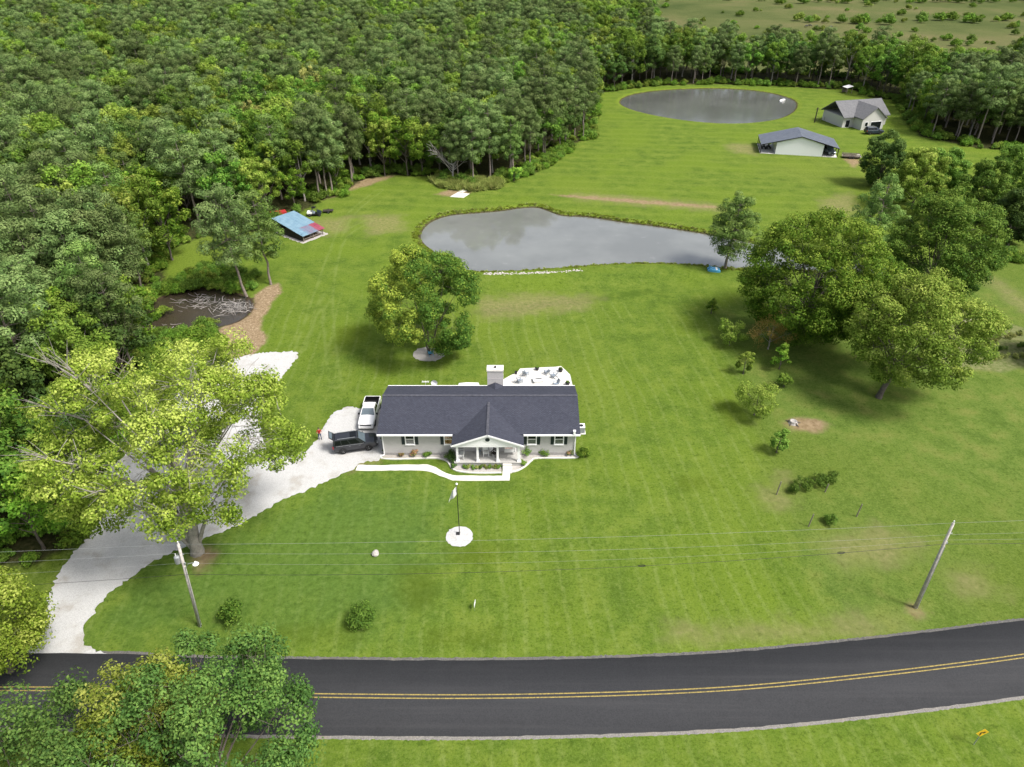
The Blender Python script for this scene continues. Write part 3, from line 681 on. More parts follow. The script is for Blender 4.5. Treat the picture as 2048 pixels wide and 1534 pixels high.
put((1732, 520), 'pine_tree', pine(53, 16.0, 5.8, 2.0, LM['pine2'], M['bark_pine'], whorls=12, per=190, size=.30, tr=.28, crad=1.05, conic=.6), 'wide cone-shaped pine between the pond and the domed tree')
R1 = [((1822, 418), 12.8, 6.0, 'olive', 'rounded tree with yellowish top near the white barn trailer'), ((1752, 372), 12.5, 4.6, 'dark', 'dark blue-green tree right beside the parked trailer'),
      ((1945, 452), 13.5, 5.0, 'oak', 'slim green tree behind the domed tree'), ((2014, 492), 11.5, 4.6, 'dark', 'dark ragged tree at the brush row by the far paddock'),
      ((1985, 430), 15.0, 5.0, 'shrub', 'leafy green tree between the slim tree and the far paddock'), ((1870, 395), 11.0, 4.2, 'shrub', 'small green tree behind the rounded yellowish-topped tree'),
      ((2075, 465), 12, 5.0, 'oak', 'green tree at the end of the brush row'), ((2108, 722), 9.0, 3.6, 'walnut', 'tree reaching over the vegetable rows at the rough lawn')]
for i, (px, h, r, k, lb) in enumerate(R1):
    put(px, 'broadleaf_tree', broadleaf(60+i, h, r, .5, LM[k], M['bark'], lobes=16, clumps=210, per=150, size=.33, tr=.24, crad=.9, lobe_r=.36, full=1.93), lb)

# --- trees on the near side of the road
plant_tree('roadside_tree', broadleaf(81, 13.4, 8.0, 1.5, LM['dark'], M['bark'], lobes=24, clumps=320, per=185, size=.235, tr=.36, crad=1.0, lobe_r=.31), 'large rounded dark-green tree across the road from the lawn', (-21.0, 25.0, 0))
plant_tree('roadside_tree', broadleaf(82, 10.6, 4.6, 1.5, LM['maple'], M['bark'], lobes=13, clumps=180, per=150, size=.235, tr=.30, crad=1.05, lobe_r=.40), 'yellow-green tree on the lawn side where the driveway meets the road', (-43.0, 36.0, 0))
plant_tree('roadside_tree', broadleaf(83, 12.8, 6.2, 1.2, LM['dark'], M['bark'], lobes=13, clumps=190, per=150, size=.235, tr=.30, crad=1.1, lobe_r=.40), 'dark-green tree across the road from the driveway mouth', (-33.5, 23.4, 0))
plant_tree('roadside_tree', broadleaf(84, 12.4, 4.2, 1.2, LM['maple'], M['bark'], lobes=12, clumps=140, per=150, size=.235, tr=.28, crad=1.0, lobe_r=.42), 'yellow-green treetop showing above the big rounded tree across the road', (-25.5, 27.4, 0))

# --- forest prototypes
FB = [broadleaf(101, 16.0, 5.2, 3.5, LM['oak'], M['bark'], lobes=13, clumps=78, per=82, size=.46, tr=.22, crad=1.0, twig=False, lobe_r=.34),
      broadleaf(102, 17.5, 5.5, 4.5, LM['bright'], M['bark_pale'], lobes=14, clumps=80, per=82, size=.46, tr=.24, crad=1.0, twig=False, lobe_r=.34),
      broadleaf(103, 14.5, 5.0, 2.5, LM['walnut'], M['bark'], lobes=13, clumps=74, per=80, size=.46, tr=.20, crad=1.0, twig=False, lobe_r=.34),
      broadleaf(104, 15.5, 5.3, 3.0, LM['dark'], M['bark'], lobes=14, clumps=78, per=82, size=.46, tr=.22, crad=1.0, twig=False, lobe_r=.34),
      broadleaf(105, 15.0, 4.6, 3.0, LM['olive'], M['bark'], lobes=13, clumps=70, per=78, size=.44, tr=.20, crad=.95, twig=False, lobe_r=.34)]
FB.append(broadleaf(106, 16.0, 3.6, 3.5, LM['autumn2'], M['bark_pale'], lobes=12, clumps=70, per=70, size=.34, tr=.18, crad=.8, lobe_r=.34))
FP_ = [pine(111, 17.5, 4.6, 6.5, LM['pine'], M['bark_pine'], whorls=7, per=150, tr=.20, crad=1.15, size=.38),
       pine(112, 19.0, 5.0, 7.0, LM['pine'], M['bark_pine'], whorls=8, per=150, tr=.22, crad=1.2, size=.38, lean=(.5, .2)),
       pine(113, 16.5, 4.0, 5.0, LM['pine2'], M['bark_pine'], whorls=8, per=140, tr=.19, crad=1.05, size=.36, conic=.55),
       pine(114, 18.0, 3.9, 8.0, LM['pine'], M['bark_pine'], whorls=6, per=150, tr=.19, crad=1.15, size=.38)]
FB_LAB = ['deep-green broadleaf tree in the dense woods', 'fresh bright-green broadleaf tree in the dense woods', 'yellow-tinged green broadleaf tree in the dense woods', 'very dark green broadleaf tree in the dense woods', 'olive-coloured broadleaf tree in the dense woods']
FP_LAB = ['grey-green pine with clumped needles in the dense woods', 'tall grey-green leaning pine in the dense woods', 'bright-green cone-shaped pine in the dense woods', 'slim high-crowned pine in the dense woods']
protos = {}
def forest_tree(kind, i, x, y, s, rz, label=None, name=None):
    mm = (FB if kind == 'b' else FP_)[i]
    if kind == 'b': return plant_tree(name or 'forest_tree', mm, label or FB_LAB[i], (x, y, 0), rz, s, None if label else 'broadleaf trees in the woods')
    return plant_tree(name or 'pine_tree', mm, label or FP_LAB[i], (x, y, 0), rz, s, None if label else 'pines in the woods')

placed = []   # (x, y, crown radius)
# trees one can pick out along the wood's edge: pixel of the foot, kind, prototype, scale
hero = [((493, 593), 'p', 1, .98, 'leaning pine with a bare pale trunk between the pool and the straw bank', -.9), ((542, 569), 'p', 2, 1.0, 'straight pine on the straw bank facing the blue-roofed shed', .0)]
for px, k, i, s, lb, lx in hero:
    x, y = P(*px); t = forest_tree(k, i, x, y, s, 2.0, lb); t.rotation_euler = (0, R(-6) if lx else 0, 1.0 if lx else 2.0); placed.append((x, y, 3))
for px, k, i, s, lb in (((634, 262), 'b', 5, 1.1, 'pale golden thin tree standing out of the dark pines'), ((520, 335), 'b', 5, 1.0, 'yellowing tree among the bright-green broadleaf trees'), ((300, 480), 'b', 5, .8, 'yellow-green tree behind the big pine clump')):
    x, y = P(*px); forest_tree(k, i, x, y, s, 1.0, lb); placed.append((x, y, 3))
hero2 = [((252, 662), 'p', 1, 1.12), ((262, 655), 'p', 0, 1.16), ((240, 664), 'p', 1, 1.05), ((205, 690), 'p', 3, 1.1), ((150, 640), 'p', 0, 1.2), ((215, 620), 'p', 2, 1.15),
         ((40, 800), 'p', 0, 1.15), ((100, 830), 'p', 1, 1.1), ((70, 900), 'b', 3, 1.0), ((130, 760), 'b', 2, .95), ((170, 790), 'b', 1, .8), ((40, 1020), 'b', 0, 1.0), ((20, 1085), 'b', 0, .9), ((100, 1010), 'b', 4, .62), ((130, 930), 'b', 2, .66),
         ((345, 520), 'b', 2, 1.0), ((300, 540), 'b', 1, .95), ((330, 470), 'b', 2, .95), ((400, 455), 'p', 1, 1.05), ((380, 440), 'b', 4, .9), ((470, 450), 'b', 0, .95), ((520, 445), 'b', 4, .85), ((460, 430), 'p', 0, 1.0),
         ((610, 402), 'b', 1, .8), ((640, 395), 'p', 1, 1.0), ((655, 392), 'p', 3, 1.0), ((665, 390), 'p', 0, 1.0), ((590, 415), 'b', 2, .6), ((705, 362), 'p', 0, 1.0), ((770, 352), 'b', 4, .9), ((815, 350), 'b', 2, 1.0), ((845, 350), 'b', 4, .85),
         ((940, 352), 'b', 2, .9), ((1020, 335), 'p', 2, .85), ((1060, 335), 'p', 3, .8), ((1090, 315), 'b', 0, .8), ((1130, 292), 'b', 3, .72), ((985, 345), 'b', 1, .8), ((880, 352), 'b', 0, .8)]
for (px, k, i, s) in hero2:
    x, y = P(*px); forest_tree(k, i, x, y, s, rnd.uniform(0, 6.28)); placed.append((x, y, 2.2))

# rest of the woods: jittered scatter, nearest as individuals, the rest as one mass
def scatter_wood():
    cand = []
    y = 40.0
    while y < 900:
        sp = 5.5 if y < 260 else (6.0 if y < 420 else 8.5)
        depth = y*math.cos(PITCH)+40; xm = .80*depth+25; x = -xm
        while x < xm:
            cand.append((x+rnd.uniform(-.42, .42)*sp, y+rnd.uniform(-.42, .42)*sp)); x += sp
        y += sp
    c = np.array(cand); d = sdf(c, WOOD); m = d < -1.0
    for poly, mg in ((SWAMP, 1.5), (POND, 2), (FARPOND, 8)): m &= sdf(c, poly) > mg
    c, d = c[m], d[m]
    out = []
    for (x, y), dd in zip(c, d):
        if y < 160 and any((x-a)**2+(y-b)**2 < r*r*3 for a, b, r in placed): continue
        out.append((x, y, dd))
    return out
W = scatter_wood()
def pick_kind(x, y):
    pn = .5+.5*math.sin(x*.043+1.3)*math.cos(y*.031+.7)
    if y > 262 and x > 25: pn *= .45
    if y < 75: pn = .2
    return 'p' if rnd.random() < .18+.62*pn else 'b'
W.sort(key=lambda q: q[1]*q[1]+q[0]*q[0])
indiv = {'b': 0, 'p': 0}; far_pts = []
for x, y, dd in W:
    k = pick_kind(x, y); i = rnd.randrange(5 if k == 'b' else len(FP_)); s = rnd.uniform(.78, 1.12)
    if dd > -3.5: s *= .85
    if indiv[k] < 170 and y < 290: indiv[k] += 1; forest_tree(k, i, x, y, s, rnd.uniform(0, 6.28))
    else: far_pts.append((x, y, i+(0 if k == 'b' else len(FB)), s, rnd.uniform(0, 6.28)))
def gn_scatter(name, pts, protos, label):
    """pts: (x, y, z, idx, scale, rot); protos: lists of objects joined per instance"""
    arr = np.array(pts, float); me = bpy.data.meshes.new(name); me.vertices.add(len(arr)); me.vertices.foreach_set('co', arr[:, :3].astype(np.float32).ravel())
    a = me.attributes.new('idx', 'INT', 'POINT'); a.data.foreach_set('value', arr[:, 3].astype(np.int32))
    for k, c in (('scl', 4), ('rot', 5)):
        a = me.attributes.new(k, 'FLOAT', 'POINT'); a.data.foreach_set('value', arr[:, c].astype(np.float32))
    o = link_obj(name, me); g = bpy.data.node_groups.new(name, 'GeometryNodeTree')
    g.interface.new_socket('Geometry', in_out='INPUT', socket_type='NodeSocketGeometry'); g.interface.new_socket('Geometry', in_out='OUTPUT', socket_type='NodeSocketGeometry')
    N = g.nodes.new; L = g.links.new; gi, go = N('NodeGroupInput'), N('NodeGroupOutput'); iop = N('GeometryNodeInstanceOnPoints'); jn = N('GeometryNodeJoinGeometry')
    for objs in reversed(protos):
        j2 = N('GeometryNodeJoinGeometry')
        for ob in objs:
            oi = N('GeometryNodeObjectInfo'); oi.inputs['Object'].default_value = ob; oi.transform_space = 'ORIGINAL'; L(oi.outputs['Geometry'], j2.inputs[0])
        ti = N('GeometryNodeGeometryToInstance'); L(j2.outputs[0], ti.inputs[0]); L(ti.outputs[0], jn.inputs[0])
    def na(nm, ty):
        q = N('GeometryNodeInputNamedAttribute'); q.data_type = ty; q.inputs[0].default_value = nm; return q.outputs[0]
    cx = N('ShaderNodeCombineXYZ'); L(na('rot', 'FLOAT'), cx.inputs[2])
    L(gi.outputs[0], iop.inputs['Points']); L(jn.outputs[0], iop.inputs['Instance']); iop.inputs['Pick Instance'].default_value = True
    L(na('idx', 'INT'), iop.inputs['Instance Index']); L(cx.outputs[0], iop.inputs['Rotation']); L(na('scl', 'FLOAT'), iop.inputs['Scale']); L(iop.outputs[0], go.inputs[0])
    md_ = o.modifiers.new('scatter', 'NODES'); md_.node_group = g
    return tag(o, label, kind='stuff')
first = {}
for o in COL.objects:
    if o.name.startswith(('crown', 'trunk')) and o.data not in first.values(): first[o.data.name] = o
bymesh = {}
for o in COL.objects:
    if o.type == 'MESH': bymesh.setdefault(o.data.name, o)
tree_protos = [[bymesh[m[0].name], bymesh[m[1].name]] for m in FB+FP_ if m[0].name in bymesh]
gn_scatter('far_woods', [(x, y, 0, i, s, r) for x, y, i, s, r in far_pts], tree_protos, 'mass of woodland beyond the nearer trees, up to the distant fields')
print('forest', indiv, len(far_pts))
# ------------------------------------------------------------------ the house
def shingle():
    t = NT('asphalt_shingles'); p = t.obj(); n = t.noise(p, 5, 5, .75); n1 = t.noise(p, .4, 3); n3 = t.noise(p, 22, 2, .7)
    mp = t.n('ShaderNodeMapping', None, Vector=p, Scale=(1, 1.25, 0))
    br = t.n('ShaderNodeTexBrick', {'offset': .5}, Vector=mp.outputs[0], Color1=(.036, .039, .055), Color2=(.060, .065, .088), Mortar=(.016, .017, .024), Scale=1.0, Mortar_Size=.022, Brick_Width=.34, Row_Height=.19)
    c = t.mix(t.smap(n, .35, .7), br.outputs[0], (.036, .039, .055)); c = t.mix(t.math('MULTIPLY', t.smap(n3, .5, .75), .35), c, (.10, .105, .13))
    c = t.mix(t.math('MULTIPLY', t.smap(n1, .45, .7), .25), c, (.058, .060, .078))
    return t.out(t.bsdf(c, .9, 0, .25, t.bump(t.math('ADD', n, br.outputs['Fac']), .4, .03)))
def brick(name, c1, c2, mort):
    t = NT(name); p = t.obj(); sp = t.n('ShaderNodeSeparateXYZ', None, Vector=p); cb = t.n('ShaderNodeCombineXYZ')
    t.set(cb.inputs[0], t.math('ADD', sp.outputs[0], sp.outputs[1])); t.set(cb.inputs[1], sp.outputs[2])
    br = t.n('ShaderNodeTexBrick', None, Vector=cb.outputs[0], Color1=c1, Color2=c2, Mortar=mort, Scale=1.0, Mortar_Size=.008, Brick_Width=.21, Row_Height=.075)
    c = t.mix(t.math('MULTIPLY', t.smap(t.noise(p, .8, 4), .45, .7), .3), br.outputs[0], tuple(k*.82 for k in c1))
    return t.out(t.bsdf(c, .85, 0, .3, t.bump(br.outputs['Fac'], -.3, .01)))
M['shingle'] = shingle()
M['greywall'] = brick('painted_grey_brick', (.44, .425, .42), (.48, .465, .46), (.38, .365, .36))
M['chimbrick'] = brick('chimney_brick', (.47, .45, .44), (.56, .54, .52), (.40, .385, .375))

HX0, HX1, HY0, HY1 = -15.35, 7.55, 64.75, 73.1
EZ, RY, RZ, BZ = 3.42, 69.75, 5.08, 3.92
house = thing('ranch_house', 'long grey brick house with dark shingle roof and white-gabled front porch', 'house', (HX0, HY0, 0))
hw = HX1-HX0
def hb(): return MB()
def L_(x, y, z): return (x-HX0, y-HY0, z)
w = hb(); D = HY1-HY0
prof = [(0, 0), (0, EZ+.02), (RY-HY0, RZ-.14), (D, BZ-.02), (D, 0)]
wv = [(0, a, b) for a, b in prof]+[(hw, a, b) for a, b in prof]; n = 5
w.add(wv, [tuple(range(5)), tuple(range(9, 4, -1)), (0, 5, 6, 1), (3, 8, 9, 4)]); w.build('wall', M['greywall'], house)
b = hb(); b.box(-.04, hw+.04, -.05, D+.05, -.1, .42); b.build('foundation', flat('foundation', (.30, .29, .28), .9), house)
# main roof as two thick slopes
rx0, rx1 = -.40, hw+.42; fy, by = 64.22-HY0, 73.55-HY0; ry = RY-HY0; TH = .13
r = hb()
r.extr([(fy, EZ), (ry, RZ), (by, BZ), (by, BZ+TH), (ry, RZ+TH), (fy, EZ+TH)], 'x', rx0, rx1)
roof = r.build('roof', M['shingle'], house)
k = hb()
for i in range(58):
    x = rx0+.2+i*(rx1-rx0-.4)/57; k.cbox((x, ry, RZ+TH+.012+.006*(i % 2)), (.44, .32, .022))
k.build('ridge_cap', flat('ridge_cap', (.062, .064, .078), .9, var=.35, scale=3), roof)
# porch gable roof
gx, gh, gyf, gz_, ge = -2.80-HX0, 4.16, 62.32-HY0, 4.90, 3.32
gyb = 69.3-HY0; sl = (gz_-ge)/gh; ms = (RZ-EZ)/(ry-fy)
def main_z(yy): return EZ+TH+(yy-fy)*ms
yv = fy+(gz_-EZ-TH)/ms
g = hb()
for s in (-1, 1):
    ye = fy+max(0, (ge-EZ-TH))/ms
    A = (gx, gyf, gz_+.02); Bp = (gx, yv+.25, gz_+.02); xe = gx+s*gh
    C_ = (xe, fy+.35, ge+.02); Dp = (xe, gyf, ge+.02)
    xm_ = gx+s*(gz_-(EZ+TH))/sl; E_ = (xm_, fy+.12, EZ+TH+.02)
    up = [A, Bp, E_, C_, Dp]; lo = [(x, y, z-.12) for x, y, z in up]
    g.add(up+lo, [(0, 1, 2, 3, 4), (9, 8, 7, 6, 5)]+[(i, (i+1) % 5, 5+(i+1) % 5, 5+i) for i in range(5)])
g.build('porch_roof', M['shingle'], house)
k = hb()
for i in range(15): k.cbox((gx, gyf+.2+i*(yv-gyf)/15, gz_+.045+.005*(i % 2)), (.30, .44, .022))
k.build('ridge_cap', bpy.data.materials['ridge_cap'], house)
# gable face, porch beam, trim
g = hb(); g.extr([(gx-gh+.22, ge-.10), (gx+gh-.22, ge-.10), (gx, gz_-.16)], 'y', gyf+.22, gyf+.30); gab = g.build('gable', M['trim'], house)
g = hb(); g.lathe([(.34, 0), (.34, .05), (.26, .05), (.26, .03)], (gx, gyf+.165, 4.12), 24, 0, 'y'); g.build('vent_frame', M['trim'], gab)
g = hb(); g.lathe([(.265, 0), (.265, .05)], (gx, gyf+.155, 4.12), 24, 0, 'y')
for i in range(4): g.cbox((gx, gyf+.15, 3.94+i*.12), (.42, .015, .03))
g.build('round_vent', M['shutter'], gab)
g = hb()
for s in (-1, 1): g.beam((gx+s*(gh+.02), gyf-.02, ge-.06), (gx, gyf-.02, gz_-.06), .04, .22)
g.build('rake_board', M['trim'], house)
g = hb(); g.box(gx-gh+.1, gx+gh-.1, gyf+.24, gyf+.60, ge-.34, ge-.11); g.build('porch_beam', M['trim'], house)
g = hb()
for s in (-1, 1): g.box(gx+s*(gh-.3)-.1, gx+s*(gh-.3)+.1, gyf+.6, 0-.01, ge-.34, ge-.12)
g.build('porch_beam', M['trim'], house)
g = hb(); g.box(gx-gh+.2, gx+gh-.2, gyf+.3, -.012, ge-.10, ge-.07); g.build('porch_ceiling', M['trim'], house)
# fascia, gutters and downspouts
def gutter(x0, x1, y, z):
    g = hb(); g.box(x0, x1, y-.11, y-.002, z-.10, z+.10); return g.build('gutter', M['trim'], house)
gutter(rx0, gx-gh+.02, fy, EZ+.02); gutter(gx+gh-.02, rx1, fy, EZ+.02)
g = hb(); g.box(rx0, rx1, by+.002, by+.10, BZ-.06, BZ+.14); g.build('gutter', M['trim'], house)
g = hb()
for xx in (rx0+.03, rx1-.03):
    g.beam((xx, fy, EZ-.06), (xx, ry, RZ-.06), .03, .16); g.beam((xx, ry, RZ-.06), (xx, by, BZ-.06), .03, .16)
g.build('rake_board', M['trim'], house)
for xx, kx in ((.10, -.5), (hw-.10, .5)):
    g = hb(); g.box(xx-.05, xx+.05, -.12, -.03, .12, EZ-.35); g.beam((xx, -.075, EZ-.36), (xx, fy-.05, EZ-.06), .09); g.beam((xx, -.08, .14), (xx+kx, -.35, .06), .09); g.build('downspout', M['trim'], house)
# windows with shutters
def window(cx, w_=.92, z0=1.75, z1=3.12, shutters=(1, 1), curtained=False, y=0.0):
    g = hb()
    for a, b_, c, d in ((cx-w_/2-.11, cx-w_/2, z0-.12, z1+.1), (cx+w_/2, cx+w_/2+.11, z0-.12, z1+.1)): g.box(a, b_, y-.07, y+.02, c, d)
    g.box(cx-w_/2, cx+w_/2, y-.068, y+.02, z1, z1+.1); g.box(cx-w_/2, cx+w_/2, y-.068, y+.02, z0-.12, z0); g.box(cx-w_/2, cx+w_/2, y-.05, y+.01, (z0+z1)/2-.035, (z0+z1)/2+.035)
    o = g.build('window', M['trim'], house)
    for k_, (a, b_) in enumerate(((z0, (z0+z1)/2-.035), ((z0+z1)/2+.035, z1))):
        q = hb(); q.box(cx-w_/2+.002, cx+w_/2-.002, y-.03, y-.012, a+.002, b_-.002); q.build('pane', M['curtain'] if curtained else (M['pane_lo'] if k_ == 0 else M['glassdark']), o)  # flag only swaps the panes to the curtain material
    q = hb(); q.box(cx-w_/2-.16, cx+w_/2+.16, y-.12, y-.002, z0-.17, z0-.122); q.build('sill', M['trim'], o)
    for s, on in zip((-1, 1), shutters):
        if on:
            q = hb(); x = cx+s*(w_/2+.11+.22); q.box(x-.19, x+.19, y-.05, y-.003, z0-.10, z1+.08)
            for j in range(9): q.box(x-.15, x+.15, y-.062, y-.05, z0+.02+j*.14, z0+.09+j*.14)
            q.build('shutter', M['shutter'], o)
def curtain():
    t = NT('lace_curtain_behind_glass'); n = t.noise(t.obj(), 4, 3, .6, 1.2)
    return t.out(t.bsdf(t.ramp(n, [(.4, (.05, .03, .015)), (.5, (.30, .13, .04)), (.65, (.5, .42, .30))]), .12, 0, .7))
M['curtain'] = curtain(); M['pane_lo'] = flat('pane_over_blind', (.11, .12, .12), .08, spec=.8, var=.3, scale=3)
for px, sh, gl in ((819, (1, 1), 0), (897, (1, 0), 1), (1064, (1, 1), 0), (1118.5, (1, 1), 0)):
    window((px-1024)*.0588-HX0, shutters=sh, curtained=gl)
for yy in (67.2, 70.6):     # gable-end windows
    for xx in (-.001, hw+.001):
        g = hb(); g.cbox((xx, yy-HY0, 2.4), (.10, 1.1, 1.4)); o = g.build('window', M['trim'], house); g = hb(); g.cbox((xx, yy-HY0, 2.4), (.13, .88, 1.18)); g.build('pane', M['glassdark'], o)
# porch deck, columns, steps, front door
PX0, PX1, PY, PZ = -6.72-HX0, 1.05-HX0, 62.72-HY0, .58
g = hb(); g.box(PX0, PX1, PY, -.052, 0, PZ-.08); g.box(PX0-.05, PX1+.05, PY-.06, -.004, PZ-.08, PZ); g.build('porch_floor', M['porchfloor'], house)
for px in (915.5, 955.8, 995.6, 1037):
    xc = (px-1024)*.0586-HX0; c = hb(); y0 = PY+.20
    c.box(xc-.125, xc+.125, y0-.125, y0+.125, PZ+.18, ge-.46); c.box(xc-.17, xc+.17, y0-.17, y0+.17, PZ, PZ+.18); c.box(xc-.17, xc+.17, y0-.17, y0+.17, ge-.46, ge-.342); c.build('column', M['trim'], house)
g = hb()
sx0, sx1 = -1.08-HX0, -.02-HX0
for i in range(4): g.box(sx0, sx1, PY-.06-.30*(i+1), PY-.062-.30*i+.001, 0, PZ-.145*(i+1)+.02)
g.build('steps', M['concrete'], house)
g = hb(); g.box(gx+.1, gx+1.15, -.06, -.004, PZ, PZ+2.1); o = g.build('door', M['trim'], house); g = hb(); g.box(gx+.25, gx+1.0, -.075, -.062, PZ+.9, PZ+1.95); g.build('pane', M['glassdark'], o); g = hb(); g.lathe([(.03, 0), (.03, .05)], (gx+.2, -.11, PZ+1.0), 8, 0, 'y'); g.build('handle', M['chrome'], o)
for cx in (gx-2.4, gx+2.7): window(cx, 1.2, 1.5, 2.75, (1, 1))
# chimney with cap and cricket, vents, dish
g = hb(); c0, c1 = -3.12-HX0, -1.12-HX0; cy0, cy1 = 73.62-HY0, 74.75-HY0
g.box(c0, c1, cy0, cy1, 0, 6.15); ch = g.build('chimney', M['chimbrick'], house)
g = hb(); g.box(c0-.06, c1+.06, cy0-.06, cy1+.06, 6.152, 6.36); g.build('chimney_cap', M['concrete'], ch)
g = hb(); g.box(c0-.02, c1+.02, cy0-.02, cy1+.02, 5.0, 5.06); g.build('chimney_band', M['chimbrick'], ch)
g = hb(); g.lathe([(.12, 0), (.12, .22), (.10, .22), (.10, .1)], ((c0+c1)/2, (cy0+cy1)/2, 6.36), 12); g.build('flue', M['black'], ch)
g = hb(); cm = (c0+c1)/2; yb2 = by+.04
g.add([(c0-.05, yb2, BZ+.12), (c1+.05, yb2, BZ+.12), (cm, yb2, BZ+.62), (cm, yb2-1.7, BZ+.62)], [(0, 1, 2), (0, 2, 3), (1, 3, 2), (0, 3, 1)]); g.build('cricket', M['shingle'], roof)
g = hb(); q = L_(*P(1149, 866, 3.75), 0); zz = main_z(q[1])
g.cbox((q[0], q[1], zz+.24), (.24, .24, .52)); g.box(q[0]-.15, q[0]+.15, q[1]-.15, q[1]+.15, zz+.502, zz+.55); g.build('vent_pipe', M['trim'], roof)
q = L_(*P(868, 771, 4.3), 0)
dish = thing('satellite_dish', 'round white satellite dish behind the roof of the grey house', 'dish', (HX0+q[0], HY1+.62, 0))
g = hb(); g.tube([(0, 0, 0), (0, 0, 4.25)], .03, 6); g.build('mast', M['galv'], dish)
g = hb(); g.lathe([(.02, .12), (.22, .08), (.38, -.03), (.42, -.08), (.36, -.05), (.02, .09)], (0, -.05, 4.45), 20, 0, 'y'); g.build('reflector', M['white'], dish, None); g = hb(); g.tube([(0, -.05, 4.1), (0, -.5, 4.35)], .02, 5); g.cbox((0, -.5, 4.38), (.08, .1, .08)); g.build('feed_arm', M['galv'], dish)
q = L_(*P(851, 770, 4.2), 0)
ant = thing('tv_antenna', 'small white forked aerial behind the roof of the grey house', 'antenna', (HX0+q[0], HY1+.6, 0))
g = hb(); g.tube([(0, 0, 0), (0, 0, 4.55)], .03, 6); g.build('mast', M['galv'], ant)
g = hb(); g.beam((-.45, 0, 4.55), (.45, 0, 4.55), .05); [g.beam((x, -.25, 4.57), (x, .25, 4.57), .03) for x in (-.4, -.2, 0, .2, .4)]; g.build('element', M['white'], ant)
# air conditioner
x, y = 8.62, 69.25
ac = thing('air_conditioner', 'square grey air-conditioning unit against the side of the house', 'air conditioner', (x, y, 0))
g = hb(); g.box(-.55, .55, -.55, .55, 0, .08); g.build('pad', M['concrete'], ac)
g = hb(); g.box(-.42, .42, -.42, .42, .08, .95)
for i in range(12): g.box(-.44, .44, -.44, .44, .14+i*.065, .165+i*.065)
g.build('case', M['galv'], ac)
g = hb(); g.box(-.45, .45, -.45, .45, .952, .99); tp = g.build('lid', M['white'], ac)
g = hb(); g.lathe([(.27, 0), (.27, .02)], (0, 0, .992), 18); g.build('fan_grille', M['black'], tp)
# white tank at the drive-side wall
g = thing('gas_tank', 'white upright gas cylinder beside the house wall and the parked vehicles', 'gas tank', (HX0-.45, 67.6, 0))
q = hb(); q.lathe([(.10, 0), (.24, .06), (.25, .15), (.25, 1.05), (.22, 1.18), (.10, 1.26)], (0, 0, 0), 16); q.build('cylinder', M['white'], g, smooth=True)
q = hb(); q.lathe([(.12, 1.24), (.12, 1.42), (.10, 1.42), (.10, 1.26)], (0, 0, 0), 12); q.build('collar', M['galv'], g)

# --- beds, walks, patio
bedL = PL([(762,914),(765,906),(915,908),(917,925),(1003,927),(1003,944),(960,945),(920,942),(902,936),(893,922),(882,917),(862,916),(790,918)])
bedR = PL([(1038,926),(1040,908),(1152,906),(1150,915),(1075,915),(1062,920),(1050,931),(1036,939),(1022,943),(1022,927)])
for nm, q in (('left', bedL), ('right', bedR)):
    tag(sheet('flower_bed', ragged(q, .4, .03, 5), .030, M['gravel_bed'], .04), 'gravel planting bed along the foot of the grey house', kind='structure')
edges = [PL([(762,917),(790,919),(862,917),(884,919),(896,925),(905,938),(922,944),(960,947),(1003,946)]), PL([(1022,945),(1037,941),(1052,932),(1063,922),(1076,917),(1150,916),(1153,908)])]
for i, q in enumerate(edges):
    l = catmull(q, 5, False); A, B = ribbon(l, -.09, .09); g = hb()
    g.loft([[(a[0], a[1], 0), (a[0], a[1], .13), (b_[0], b_[1], .13), (b_[0], b_[1], 0)] for a, b_ in zip(A, B)])
    tag(g.build('bed_kerb', M['concrete']), ['low pale concrete edging that curves round the porch bed to the driveway side', 'low pale concrete edging that curves from the porch steps to the corner shrub'][i], 'kerb')
walk_px = [(1005,941),(1020,941),(1019,961),(960,962),(905,961),(880,952),(864,945),(848,941),(800,941),(735,942),(711,941),(716,930),(760,931),(800,930),(855,929),(872,935),(892,947),(906,951),(960,952),(1005,952)]
tag(sheet('walkway', ragged(PL(walk_px), .5, .02, 8), .045, M['concrete'], .06), 'pale concrete walk winding from the porch steps to the drive', kind='structure')
for px0, px1 in (((1005.5, 941), (1019.5, 941)),): pass
patio = PL([(1006,760),(1020,752),(1035,745),(1040,738),(1075,736),(1110,734.5),(1122,733),(1131,741),(1140,750),(1146,776)])+[(8.35, 76), (8.35, 73.3), (-1.0, 73.3)]
tag(sheet('patio', patio, .08, M['concrete'], .12), 'pale concrete patio behind the house', kind='structure')
tag(sheet('rear_pad', PL([(916,774),(918,767),(932,765.5),(957,766),(960,774)])+[(-4.1, 73.4), (-7.3, 73.4)], .06, M['white'], .1), 'white slab at the back door of the house', kind='structure')
x, y = P(919, 1073)
tag(sheet('flag_bed', ragged([(x+1.42*math.cos(a)*rnd.uniform(.97, 1.03), y+1.42*math.sin(a)*rnd.uniform(.97, 1.03)) for a in np.linspace(0, 6.283, 40)[:-1]], .2, .03, 2), .03, M['gravel'], .05), 'round white gravel bed under the flagpole', kind='structure')
x, y = mulch_mid
tag(sheet('tree_ring', ragged([(x+2.35*math.cos(a), y+2.0*math.sin(a)) for a in np.linspace(0, 6.283, 40)[:-1]], .2, .06, 2), .03, M['gravel_bed'], .05), 'round gravel ring under the two-tone tree', kind='structure')
for q, lb in ((PL([(900,394),(916,385),(939,388),(927,396)]), 'white concrete slab in the grass near the wood edge'), (PL([(917,383.5),(927,380),(935,381.5),(925,385.5)]), 'small pale slab at the wood edge')):
    tag(sheet('slab', q, .10, M['concrete'], .15), lb, kind='structure')
